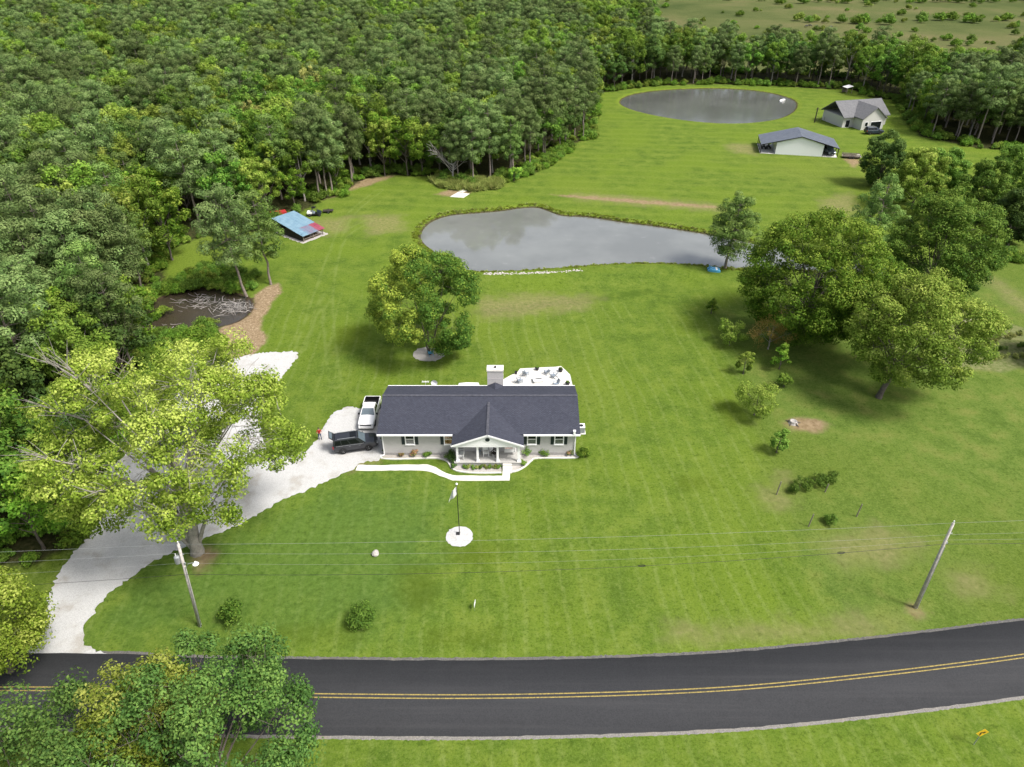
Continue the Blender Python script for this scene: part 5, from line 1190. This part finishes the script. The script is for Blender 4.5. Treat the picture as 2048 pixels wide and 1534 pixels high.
utility('utility pole beyond the driveway woods', (poles[0][0], poles[0][1], 0), 10.8, 0, False); utility('utility pole beyond the road bend', (poles[3][0], poles[3][1], 0), 11.0, 0, False)
# attachment points: tilt shifts
dx1 = 10.7*math.sin(R(4.6))
for k_, (za, zb, sag, rr_, lb) in enumerate(((10.75, 11.15, .55, .007, 'topmost thin wire between the utility poles'), (9.7, 9.75, .85, .006, 'second thin wire down between the utility poles'), (8.5, 9.1, 1.2, .005, 'thin wire just above the thick cable between the utility poles'), (7.1, 8.6, 1.3, .016, 'thick lowest cable between the utility poles'))):
    pts = [(-98, 38, za), (x1_+dx1*za/10.7, y1_-.12, za), (x2_-.30, y2_-.12, zb), (104, 47.5, zb)]; path = []
    for a_, b_ in zip(pts[:-1], pts[1:]):
        for j in range(24): f = j/24; path.append((a_[0]+(b_[0]-a_[0])*f, a_[1]+(b_[1]-a_[1])*f, a_[2]+(b_[2]-a_[2])*f-4*sag*f*(1-f)))
    path.append(pts[-1]); tag(MB().tube(path, rr_, 5).build('power_line', M['wire'] if k_ < 3 else M['black']), lb, 'wire')
    if k_ == 3:
        for f, lb2 in ((.60, 'coiled cable loop hanging mid-span above the lawn'), (.865, 'coiled cable loop hanging near the bare utility pole')):
            a_, b_ = pts[1], pts[2]; c_ = [a_[i]+(b_[i]-a_[i])*f for i in range(3)]; c_[2] -= 4*sag*f*(1-f)
            tag(MB().tube([(c_[0]+.32*math.cos(q), c_[1]+.02, c_[2]+.10*math.sin(q)) for q in np.linspace(0, 6.283, 18)], .03, 5).build('cable_loop', M['black']), lb2, 'cable')
x, y = P(1166, 278); u = thing('utility_pole', 'short dark pole at the edge of the woods by the far field', 'utility pole', (x, y, 0)); MB().tube([(0, 0, 0), (0, 0, 4.5)], [.16, .13], 8).build('pole', M['wood_grey'], u)
# ------------------------------------------------------------------ shed with sheet-metal roof
a_ = np.array([.61, .793]); fx, fy_ = P(608, 484); ang = math.atan2(a_[1], a_[0])
shed = thing('shed', 'low dark open shed with a faded blue and red metal roof', 'shed', (fx, fy_, 0), ang)
SW, SD, z0s, z1s = 4.9, 8.8, 1.35, 2.75
def tin(name, c, c2):
    t = NT(name); p = t.obj(); n = t.noise(p, .9, 4, .6); return t.out(t.bsdf(t.ramp(n, [(.3, c), (.7, c2)]), .45, .25, .4))
M['tin_blue'] = tin('faded_blue_tin', (.15, .26, .35), (.23, .35, .43)); M['tin_mid'] = tin('blue_red_tin', (.15, .25, .34), (.26, .12, .17)); M['tin_red'] = tin('faded_red_tin', (.26, .045, .08), (.34, .09, .12))
sz = lambda y: z0s+(z1s-z0s)*y/SD
npan = 7; rf = MB().box(-.02, SW+.02, -.2, SD, 0, .01)
fr = MB()
for yy in (.1, SD/2, SD-.1): fr.beam((-.2, yy, sz(yy)-.06), (SW+.2, yy, sz(yy)-.06), .1, .1)
frm = fr.build('roof', M['wood_dark'], shed)
for j in range(npan):
    xa, xb = -.35+(SW+.7)*j/npan, -.35+(SW+.7)*(j+1)/npan
    for (ya, yb, lift) in ((-.35, 2.9, 0), (2.75, SD+.3, .035)):
        m_ = M['tin_blue'] if ya > 0 or j < 2 else (M['tin_mid'] if j < 5 else M['tin_red'])
        g = MB(); prof = []; nr = 5
        for i in range(nr+1):
            xx = xa+.004+(xb-xa-.008)*i/nr; prof.append((xx, .04 if i in (0, nr) else (.015 if i % 2 else 0)))
        rings = [[(xx, yy, sz(yy)+lift+dz) for xx, dz in prof]+[(xx, yy, sz(yy)+lift+dz-.012) for xx, dz in prof[::-1]] for yy in (ya, yb)]
        g.loft(rings); g.build('roof_sheet', m_, frm)
for xx in (.05, SW/2, SW-.05):
    for yy in (.1, SD/2, SD-.1): MB().box(xx-.06, xx+.06, yy-.06, yy+.06, 0, sz(yy)-.11).build('post', M['wood_grey'], shed)
for i in range(5): MB().box(-.03, .02, .2, SD-.2, .1+i*.28, .34+i*.28).build('board', M['wood_dark'], shed)
for i in range(6): MB().box(.2, SW-.2, SD-.03, SD+.02, .1+i*.35, .4+i*.35).build('board', M['wood_dark'], shed)
for zz in (.45, 1.0): MB().box(0, SW, .02, .06, zz, zz+.12).build('rail', M['wood_grey'], shed)
for zz in (.45, .95): MB().box(SW-.02, SW+.02, 0, SD*.45, zz, zz+.12).build('rail', M['wood_grey'], shed)
MB().box(.3, SW-.3, .4, SD-.4, 0, .05).build('floor', M['soil'], shed)
for i in range(4):
    x = .8+i*1.0; g = thing('feed_barrel', 'dark barrel stored under the blue shed roof', 'barrel', (fx+a_[0]*x-a_[1]*1.6, fy_+a_[1]*x+a_[0]*1.6, .05), 0, 'barrels in the shed'); MB().lathe([(.27, 0), (.29, .1), (.29, .75), (.27, .85)], (0, 0, 0), 14).build('drum', M['wood_dark'] if i % 2 else M['galv'], g)
tag(sheet('shed_floor', ragged([(fx+a_[0]*u_-a_[1]*v_, fy_+a_[1]*u_+a_[0]*v_) for u_, v_ in ((-.7, -.6), (SW+.8, -.6), (SW+.8, 6), (-.7, SD))], .3, .1, 4), .012, M['gravel_bed'], .03), 'bare gravelly earth under the shed', kind='structure')
x, y = P(558, 432); rt = thing('red_trailer', 'red trailer half hidden behind the shed', 'trailer', (x, y, 0), .5); MB().box(-1.6, 1.6, -.8, .8, .5, .95).build('box', M['redpaint'], rt); [wheel(rt, .2, s*.9, .32, .2, s) for s in (-1, 1)]; MB().beam((1.6, 0, .5), (2.6, 0, .45), .08).build('drawbar', M['black'], rt)

# utility vehicle
x, y = P(630, 431)
uv = thing('utility_vehicle', 'small black and white off-road buggy parked behind the shed', 'buggy', (x, y, 0), R(8))
MB().box(-1.45, 1.35, -.62, .62, .35, .58).build('chassis', M['black'], uv); MB().box(-1.5, -.45, -.68, .68, .62, .95).build('cargo_bed', M['white'], uv)
g = MB(); g.loft([[(x_, -w_, .58), (x_, -w_, z_), (x_, w_, z_), (x_, w_, .58)] for x_, z_, w_ in ((.55, 1.05, .6), (1.1, .95, .58), (1.45, .75, .45))]); g.build('hood', M['p_blue'], uv)
for s in (-.3, .3): MB().box(-.4, .1, s-.24, s+.24, .6, .82).box(-.42, -.3, s-.24, s+.24, .82, 1.25).build('seat', M['chairgrey'], uv)
for s in (-1, 1): MB().tube([(-.45, s*.6, .6), (-.4, s*.55, 1.75), (.3, s*.55, 1.78), (.75, s*.6, 1.0)], .035, 6).build('roll_bar', M['black'], uv)
MB().box(-.5, .35, -.6, .6, 1.79, 1.83).build('canopy', M['black'], uv); MB().lathe([(.17, 0), (.19, .02)], (.45, .3, 1.1), 12).build('steering_wheel', M['black'], uv)
for xx in (-1.0, 1.0):
    for s in (-1, 1): wheel(uv, xx, s*.62, .32, .25, s)
x, y = P(648, 433); ct = thing('cargo_trailer', 'low dark flat trailer behind the buggy', 'trailer', (x+.4, y+2.5, 0), .2); MB().box(-1.1, 1.1, -.6, .6, .4, .5).build('deck', M['wood_dark'], ct); [wheel(ct, 0, s*.7, .28, .18, s) for s in (-1, 1)]; MB().beam((-1.1, 0, .42), (-2, 0, .4), .07).build('drawbar', M['black'], ct)

# pedal boat
x, y = P(1427, 542)
pb = thing('pedal_boat', 'bright blue pedal boat pulled up on the grass beside the pond pine', 'boat', (x, y, .02), R(-8))
for s in (-1, 1):
    g = MB(); g.loft([[(x_, s*.42-w_, .0), (x_, s*.42-w_*1.1, h_), (x_, s*.42+w_*1.1, h_), (x_, s*.42+w_, .0)] for x_, w_, h_ in ((-1.1, .16, .30), (-.8, .30, .45), (.5, .32, .46), (.95, .24, .40), (1.15, .08, .30))]); g.build('hull', M['blue'], pb)
MB().box(-.8, .6, -.3, .3, .25, .36).build('footwell', M['black'], pb)
for s in (-1, 1): MB().box(-.75, -.35, s*.42-.26, s*.42+.26, .46, .58).box(-.82, -.74, s*.42-.26, s*.42+.26, .46, .95).build('seat', M['blue'], pb)
MB().box(.3, .6, -.55, .55, .47, .52).build('deck', M['white'], pb)

# ------------------------------------------------------------------ barn, trailer, neighbours
bx, by_ = P(1549, 308); bx2, by2 = P(1644, 313.5); ba = math.atan2(by2-by_, bx2-bx); BW = math.hypot(bx2-bx, by2-by_)
barn = thing('metal_barn', 'white metal barn with dark roof and open lean-tos on both sides', 'barn', (bx, by_, 0), ba)
M['tin_dark'] = tin('dark_roof_tin', (.10, .115, .145), (.15, .165, .195)); M['tin_white'] = flat('white_tin', (.80, .81, .83), .45, var=.03)
BD, eh, ah, LW = 9.5, 3.0, 4.8, 3.7; slp = (ah-eh)/(BW/2); lz = eh-slp*LW*.62
pr_ = [(0, 0), (BW, 0), (BW, eh), (BW/2, ah), (0, eh)]
MB().extr(pr_, 'y', 0, BD).build('wall', M['tin_white'], barn)
ribm = MB(); [ribm.box(i*BW/26-.015, i*BW/26+.015, -.025, -.002, 0, min(eh+slp*min(i*BW/26, BW-i*BW/26), ah)-.06) for i in range(1, 26)]; ribm.build('wall_rib', M['tin_white'], barn)
for s in (0, 1):
    g = MB(); sx = (lambda v: v) if s == 0 else (lambda v: BW-v)
    p_ = [(BW/2, ah+.04), (-LW-.2, lz-.02), (-LW-.2, lz+.06), (BW/2, ah+.13)]; g.extr([(sx(u_), v_) for u_, v_ in p_], 'y', -.35, BD+.35); ro = g.build('roof', M['tin_dark'], barn)
    g = MB(); [g.beam((sx(BW/2), yy, ah+.14), (sx(-LW-.2), yy, lz+.07), .05, .04) for yy in np.arange(-.2, BD, .9)]; g.build('roof_rib', M['tin_dark'], ro)
    for yy in (.1, BD/3, 2*BD/3, BD-.1): MB().box(sx(-LW)-.09, sx(-LW)+.09, yy-.09, yy+.09, 0, lz-.02).build('post', M['wood_dark'], barn)
    MB().box(min(sx(-LW-.1), sx(-.02)), max(sx(-LW-.1), sx(-.02)), -.1, BD, 0, .06).build('slab', M['concrete'], barn)
    MB().box(sx(0)-.06, sx(0)+.06, -.04, .0, 0, eh).build('corner_trim', M['black'], barn); g = MB(); g.beam((sx(BW/2), -.37, ah+.06), (sx(-LW-.2), -.37, lz), .05, .18); g.build('rake_trim', M['black'], barn)
def local(o, x, y, z=0): return (o.location[0]+math.cos(o.rotation_euler[2])*x-math.sin(o.rotation_euler[2])*y, o.location[1]+math.sin(o.rotation_euler[2])*x+math.cos(o.rotation_euler[2])*y, z)
suv('grey-blue car parked under the barn lean-to beside the trailer', local(barn, BW+1.9, 3.2, .06), ba+R(-75), M['p_grey'], False)
for i, (xx, yy) in enumerate(((-2.5, 4.5), (-1.2, 5.0))):
    q = thing('quad_bike', 'black quad bike under the far lean-to of the barn', 'quad bike', local(barn, xx, yy, .06), ba+R(-90), 'quad bikes in the barn'); MB().box(-.7, .6, -.28, .28, .5, .85).build('body', M['black'], q); MB().box(-.6, .1, -.2, .2, .85, .98).build('seat', M['tyre'], q); MB().tube([(.45, -.4, 1.1), (.5, 0, 1.0), (.45, .4, 1.1)], .025, 5).build('handlebar', M['galv'], q)
    for a2 in (-.55, .55):
        for s in (-1, 1): wheel(q, a2, s*.42, .3, .24, s)
x, y = P(1701, 316); tl = thing('flat_trailer', 'small trailer with slatted sides in the field beside the barn', 'trailer', (x, y, 0), ba); MB().box(-2.2, 2.2, -.9, .9, .45, .56).build('deck', M['wood_grey'], tl); [MB().box(-2.2, 2.2, s*.9-.03, s*.9+.03, .6+.28*i, .8+.28*i).build('side_rail', M['wood_grey'], tl) for s in (-1, 1) for i in range(2)]
[MB().box(x_-.04, x_+.04, s*.94-.03, s*.94+.03, .5, 1.2).build('stake', M['black'], tl) for s in (-1, 1) for x_ in (-2, 0, 2)]; [wheel(tl, x_, s*1.02, .33, .2, s) for s in (-1, 1) for x_ in (-.4, .4)]; MB().beam((2.2, 0, .5), (3.4, 0, .45), .1).build('drawbar', M['black'], tl)
x, y = P(1716, 316); rock('boulder', 'pale heap of rock next to the slatted trailer', (x, y, 0), .8, 8, None, None, .6)

M['roofgrey'] = flat('grey_shingle', (.13, .13, .135), .9, var=.2, scale=2); M['siding'] = flat('pale_siding', (.50, .49, .46), .7, var=.05)
x, y = P(1700, 262); fh = thing('far_house', 'pale house with grey gabled roof among the trees beyond the barn', 'house', (x, y, 0), R(14))
MB().box(0, 15, 4, 14, 0, 3).build('wall', M['siding'], fh); MB().extr([(3.5, 0), (11, 0), (11, 3.4), (7.25, 6.2), (3.5, 3.4)], 'y', 0, 4.2).build('gable_wall', M['siding'], fh)
MB().extr([(3.3, 2.8), (9, 6.4), (14.7, 2.8), (14.7, 3.05), (9, 6.65), (3.3, 3.05)], 'x', -.6, 15.5).build('roof', M['roofgrey'], fh); MB().extr([(3, 3.0), (7.25, 6.2), (11.5, 3.0), (11.5, 3.25), (7.25, 6.45), (3, 3.25)], 'y', -.5, 8.8).build('roof', M['roofgrey'], fh)
for x0_, x1_w, z0_, z1_, yy in ((.8, 2.4, 0, 2.2, 3.96), (4.4, 5.6, 1.0, 2.3, -.04), (6.4, 10.2, 0, 2.3, -.04)): o = MB().box(x0_, x1_w, yy-.04, yy+.02, z0_, z1_).build('window' if z0_ else 'door', M['trim'], fh); MB().box(x0_+.12, x1_w-.12, yy-.06, yy-.042, z0_+.12, z1_-.12).build('pane', M['glassdark'], o)
suv('dark vehicle parked in front of the far pale house', (x+5.5, y-3.2, 0), R(5), M['p_blue'], False)
x, y = P(1693, 186); fs = thing('field_shelter', 'small white-roofed shelter at the far tree line', 'shelter', (x, y, 0), .2); MB().extr([(-1.2, 1.9), (1.2, 2.4), (1.2, 2.5), (-1.2, 2.0)], 'y', -1.5, 1.5).build('roof', M['white'], fs); [MB().box(a2-.06, a2+.06, b2-.06, b2+.06, 0, 1.95).build('post', M['wood_grey'], fs) for a2 in (-1, 1) for b2 in (-1.3, 1.3)]; MB().box(-1.1, 1.1, 1.3, 1.36, .1, 1.9).build('board', M['wood_grey'], fs)
x, y = P(1629, 245); gp = thing('utility_pole', 'tall dark pole between the far oval pond and the pale house', 'utility pole', (x, y, 0)); MB().tube([(0, 0, 0), (0, 0, 4.4)], [.18, .15], 8).build('pole', M['wood_dark'], gp); MB().box(-.5, .5, -.06, .06, 3.9, 4.05).build('crossarm', M['wood_dark'], gp)
for i in range(9):
    x, y = P(1634+i*7, 243-i*.6); p = thing('fence_post', 'thin fence post in the row between the dark pole and the pale house', 'post', (x, y, 0), 0, 'fence by the far house'); MB().tube([(0, 0, 0), (0, 0, 1.25)], .06, 6).build('post', M['wood_grey'], p)
x, y = P(1566, 200); bo = thing('row_boat', 'small white boat on the far oval pond', 'boat', (x, y, WATER_Z), .9); g = MB(); g.loft([[(x_, -w_*.7, 0), (x_, -w_, .45), (x_, -w_+.06, .45), (x_, 0, .12), (x_, w_-.06, .45), (x_, w_, .45), (x_, w_*.7, 0)] for x_, w_ in ((-1.8, .55), (-.6, .7), (.8, .65), (1.8, .2))]); g.build('hull', M['white'], bo); MB().box(-.7, -.4, -.6, .6, .3, .34).box(.4, .7, -.55, .55, .3, .34).build('seat', M['wood_grey'], bo)

# cows in the far meadow
def cow_mesh():
    V = [(-.75, 0, 1.15)]; E = []; Rr = [.30]
    def a(p, r_, par): V.append(p); Rr.append(r_); E.append((par, len(V)-1)); return len(V)-1
    m1 = a((-.2, 0, 1.08), .36, 0); m2 = a((.45, 0, 1.10), .36, m1); nk = a((.95, 0, 1.15), .20, m2); hd = a((1.2, 0, .95), .15, nk); a((1.45, 0, .72), .10, hd); a((-1.12, 0, .7), .03, 0)
    for par, x in ((0, -.75), (m2, .5)):
        for s in (-1, 1):
            k_ = a((x, s*.22, .82), .15, par); k2 = a((x+(-.1 if x < 0 else .03), s*.22, .45), .075, k_); a((x, s*.22, .04), .06, k2)
    me = skin_mesh('body', V, E, Rr, 0, 1); me.materials.append(M['black']); return me
cm_ = cow_mesh()
for i, (px, rz) in enumerate((((1612, 55), .2), ((1620, 54), 2.9), ((1632, 55), .5), ((1640, 58), 3.3), ((1660, 57), .1))):
    x, y = P(*px); c = thing('cow', 'black cow grazing in the far meadow', 'cow', (x, y, 0), rz, 'cows in the far meadow'); link_obj('body', cm_, c)

# ------------------------------------------------------------------ vegetable rows
for i, ((ua, va), (ub, vb)) in enumerate((((1925, 655), (2010, 640)), ((1928, 672), (2024, 656)), ((1935, 690), (2045, 670)), ((1945, 708), (2075, 688)), ((1960, 724), (2090, 706)))):
    xa, ya = P(ua, va); xb, yb = P(ub, vb); Lr = math.hypot(xb-xa, yb-ya); t = thing('crop_row', ['vegetable row of low green plants farthest from the road, next to the straw strip', 'second vegetable row from the straw strip', 'third vegetable row from the straw strip', 'fourth vegetable row from the straw strip', 'vegetable row closest to the leaning tree'][i], 'crop row', (xa, ya, 0), math.atan2(yb-ya, xb-xa))
    rng = np.random.default_rng(70+i); nC = int(Lr*3.2); C = np.stack([rng.uniform(0, Lr, nC), rng.normal(0, .22, nC), rng.uniform(.15, .5, nC)], 1); V, ti = clump_leaves(rng, C, np.full(nC, .34), 60, .20, 1.0, up=.2, ctint=np.clip(rng.normal(.5, .2, nC), 0, 1)); V[:, 2] = np.maximum(V[:, 2], .02); link_obj('foliage', leaves_mesh('foliage', V, ti, LM['shrub'] if i % 2 else LM['grassy']), t)
x0, y0 = P(1930, 648); x1, y1 = P(1990, 638); tag(sheet('straw_strip', ragged([(x0, y0), (x1, y1), (x1+.3, y1+1.0), (x0, y0+1.0)], .3, .08, 6), .02, gravel('straw', (.40, .35, .24), (.55, .49, .36), (.68, .62, .50), 6), .03), 'pale straw strip along the vegetable rows', kind='structure')

# ------------------------------------------------------------------ dead trees and brush
def dead_tree(seed, h, rad, n1=11):
    rng = np.random.default_rng(seed); tb = [(bez(np.zeros(3), np.array([.2, .1, h*.25]), np.array([.4, 0, h*.45]), 5), .22*np.array([1.2, 1, .85, .7, .5]), 8)]
    for i in range(n1):
        a = rng.uniform(0, 6.3); s = np.array([.2, .05, h*rng.uniform(.18, .42)]); e = np.array([math.cos(a)*rad*rng.uniform(.6, 1), math.sin(a)*rad*rng.uniform(.6, 1), h*rng.uniform(.6, 1)]); pth = bez(s, (s+e)/2+np.array([0, 0, -.3]), e, 6); tb.append((pth, np.array([.10, .085, .07, .05, .035, .015]), 5))
        for q in range(9):
            k_ = rng.integers(2, 6); s2 = pth[k_]; e2 = s2+unit(e-s+rng.normal(0, 2.2, 3))*rad*rng.uniform(.2, .42); tb.append((bez(s2, (s2+e2)/2+rng.normal(0, .15, 3), e2, 4), np.array([.045, .035, .025, .012]), 4))
    return tubes_mesh('wood', tb, M['deadwood'])
for px, h, r_, sd, lb in (((905, 362), 9.5, 5.2, 1, 'bare grey dead tree at the wood edge behind the white slab'), ((200, 690), 11, 2.6, 2, 'thin leafless snag with reddish twigs beside the pool pines'), ((560, 300), 15, 3.5, 3, 'dead pale snag rising out of the woods')):
    x, y = P(*px); t = thing('dead_tree', lb, 'tree', (x, y, 0)); link_obj('wood', dead_tree(sd, h, r_), t)
rng = np.random.default_rng(77)
for k_, (px, sp_, n_, lb) in enumerate((((468, 615), 3.0, 95, 'tangled heap of grey dead branches at the straw bank end of the pool'), ((400, 602), 3.0, 46, 'dead branches lying across the middle of the dark pool'), ((320, 655), 2.6, 10, 'long bare fallen poles at the end of the pool near the tall pines'))):
    x, y = P(*px); tb = []
    for i in range(n_):
        a = rng.uniform(0, 6.3); c = np.array([rng.normal(0, sp_*.55), rng.normal(0, sp_*.35), rng.uniform(0, .5)]); L_b = rng.uniform(1.0, 3.2); d = np.array([math.cos(a), math.sin(a)*.8, rng.normal(.12, .18)])*L_b/2; tb.append((bez(c-d, c+rng.normal(0, .25, 3), c+d, 5), rng.uniform(.02, .06)*np.array([1, .9, .7, .5, .2]), 4))
    t = thing('brush_pile', lb, 'branches', (x, y, -.15)); link_obj('branches', tubes_mesh('branches', tb, M['deadwood']), t)

# ------------------------------------------------------------------ undergrowth, reeds, stones
def proto_bush(label, px, seed, mat, rad, h, n, per, size):
    x, y = P(*px); t = thing('wood_edge_bush', label, 'bush', (x, y, 0)); return link_obj('foliage', bush_mesh(seed, rad, h, mat, n, per, size), t)
ub = [proto_bush('leafy vine bush at the wood edge next to the pine-lined corner', (690, 392), 501, LM['kudzu'], 1.6, 1.8, 16, 60, .30), proto_bush('dark leafy bush on the pool bank below the tall pines', (300, 690), 502, LM['shrub'], 1.5, 2.1, 15, 60, .28), proto_bush('yellowish arching bush on the straw bank above the pool', (330, 628), 503, LM['olive'], 1.3, 1.6, 14, 55, .26)]
pts = []
c = np.concatenate([np.stack([rng.uniform(-75, 40, 9000), rng.uniform(44, 210, 9000)], 1), np.stack([rng.uniform(20, 160, 9000), rng.uniform(180, 310, 9000)], 1)]); dw = sdf(c, WOOD); ds = sdf(c, SWAMP); dpn = sdf(c, straw)
for (x, y), a, b, s_ in zip(c, dw, ds, dpn):
    if -7 < a < .8 and b > -.3 and s_ > .6 and rng.random() < (.55 if a > -3.5 else .22) and len(pts) < 2600: pts.append((x, y, 0, rng.integers(0, 3), rng.uniform(.5, 1.25), rng.uniform(0, 6.3)))
vine = PL([(340, 560), (420, 532), (520, 545), (505, 580), (470, 588), (400, 578), (330, 600), (290, 615), (270, 590)]); vine2 = PL([(270, 680), (310, 668), (430, 660), (440, 680), (420, 700), (330, 720), (260, 740)])
for poly in (vine, vine2, PL([(1000, 372), (1060, 350), (1110, 330), (1150, 295), (1130, 290), (1040, 345)]), PL([(200, 940), (240, 860), (262, 760), (230, 760), (190, 900)]), PL([(1960, 520), (2060, 530), (2060, 512), (1965, 502)])):
    pa = np.array(poly); lo, hi = pa.min(0), pa.max(0); q = rng.uniform(lo, hi, (int(np.prod(hi-lo)*.9), 2)); q = q[(sdf(q, pa) < 0) & (sdf(q, SWAMP) > -.6)]
    for x, y in q: pts.append((x, y, 0, rng.integers(0, 3), rng.uniform(.4, .95), rng.uniform(0, 6.3)))
gn_scatter('undergrowth', pts, [[o] for o in ub], 'tangled green undergrowth and vines along the wood edge')
def tuft_mesh(seed, r_, h, n=60, mat='grassy'):
    g_ = np.random.default_rng(seed); b0 = g_.normal(0, r_*.4, (n, 3))*[1, 1, 0]; d = unit(g_.normal(0, .35, (n, 3))+[0, 0, 1]); pos = b0+d*h*.45; V = leaf_quads(g_, pos, d*0+g_.normal(0, 1, (n, 3)), h, 0, .4, .10, along=d); V[:, 2] = np.maximum(V[:, 2], 0); return leaves_mesh('blades', V, np.clip(g_.normal(.5, .2, n), 0, 1), LM[mat])
tx, ty = P(905, 368); gt = thing('grass_clump', 'tall pale grass clump in front of the bare grey dead tree', 'grass', (tx, ty, 0)); tuft = link_obj('blades', tuft_mesh(1, .7, 1.3, 90), gt)
tx, ty = P(848, 470); gt2 = thing('grass_clump', 'bright green reed clump at the pond corner nearest the two-tone tree', 'grass', (tx-1.2, ty, 0)); tuft2 = link_obj('blades', tuft_mesh(2, .7, .8, 110, 'reed'), gt2)
pts = []
pa = np.array(PL([(860, 360), (900, 352), (960, 360), (1010, 362), (1000, 378), (940, 384), (880, 376)])); q = rng.uniform(pa.min(0), pa.max(0), (700, 2)); q = q[sdf(q, pa) < 0]
for x, y in q: pts.append((x, y, 0, 0, rng.uniform(.6, 1.2), rng.uniform(0, 6.3)))
c = np.stack([rng.uniform(-30, 75, 26000), rng.uniform(110, 160, 26000)], 1); dp = sdf(c, POND); c = c[(dp > .25) & (dp < 1.7)]
for x, y in c[:1500]: pts.append((x, y, min(0, height_at(x, y))-.03, 1 if rng.random() < .85 else 0, rng.uniform(.2, .42), rng.uniform(0, 6.3)))
c = np.stack([rng.uniform(-12, 60, 1500), rng.uniform(18, 31, 1500)], 1); dr = ldist(c, road_c); c = c[(dr > 4.3) & (c[:, 1] < np.interp(c[:, 0], fine_road[:, 0], fine_road[:, 1]))]
gn_scatter('tall_grass', pts, [[tuft], [tuft2]], 'uncut grass and reeds along the pond rim, wood edge and verge')
# pale stones on the dam
bm = bmesh.new(); dl = catmull(PL([(975, 552), (1040, 552), (1100, 550), (1160, 546)]), 8, False)
for i in range(260):
    p = dl[rng.integers(0, len(dl))]+rng.normal(0, .55, 2)*[1, .6]; s = rng.uniform(.07, .2); r_ = bmesh.ops.create_icosphere(bm, subdivisions=1, radius=s)
    for v in r_['verts']: v.co = Vector((v.co.x*rng.uniform(.8, 1.3)+p[0], v.co.y*rng.uniform(.8, 1.3)+p[1], v.co.z*.6+.44))
me = bpy.data.meshes.new('dam_stones'); bm.to_mesh(me); bm.free(); me.materials.append(M['stone']); tag(link_obj('dam_stones', me), 'scattered pale stones on the pond dam', kind='stuff')
# bushes and trees dotted over the far meadow
pts = []
for i in range(260):
    y = rng.uniform(300, 900); x = rng.uniform(.16, .85)*(y*.83+40)
    if sdf(np.array([[x, y]]), WOOD)[0] > 4: pts.append((x, y, 0, rng.integers(0, 3), rng.uniform(.7, 2.2), rng.uniform(0, 6.3)))
for yy, xa, xb in ((455, 170, 330), (560, 190, 420)):
    for x in np.arange(xa, xb, 7.0): pts.append((x+rng.normal(0, 3), yy+rng.normal(0, 5)+.05*(x-xa), 0, rng.integers(0, 3), rng.uniform(1.4, 3.2), rng.uniform(0, 6.3)))
gn_scatter('meadow_scrub', pts, [[o] for o in ub], 'scattered scrub and hedgerows on the distant meadow')
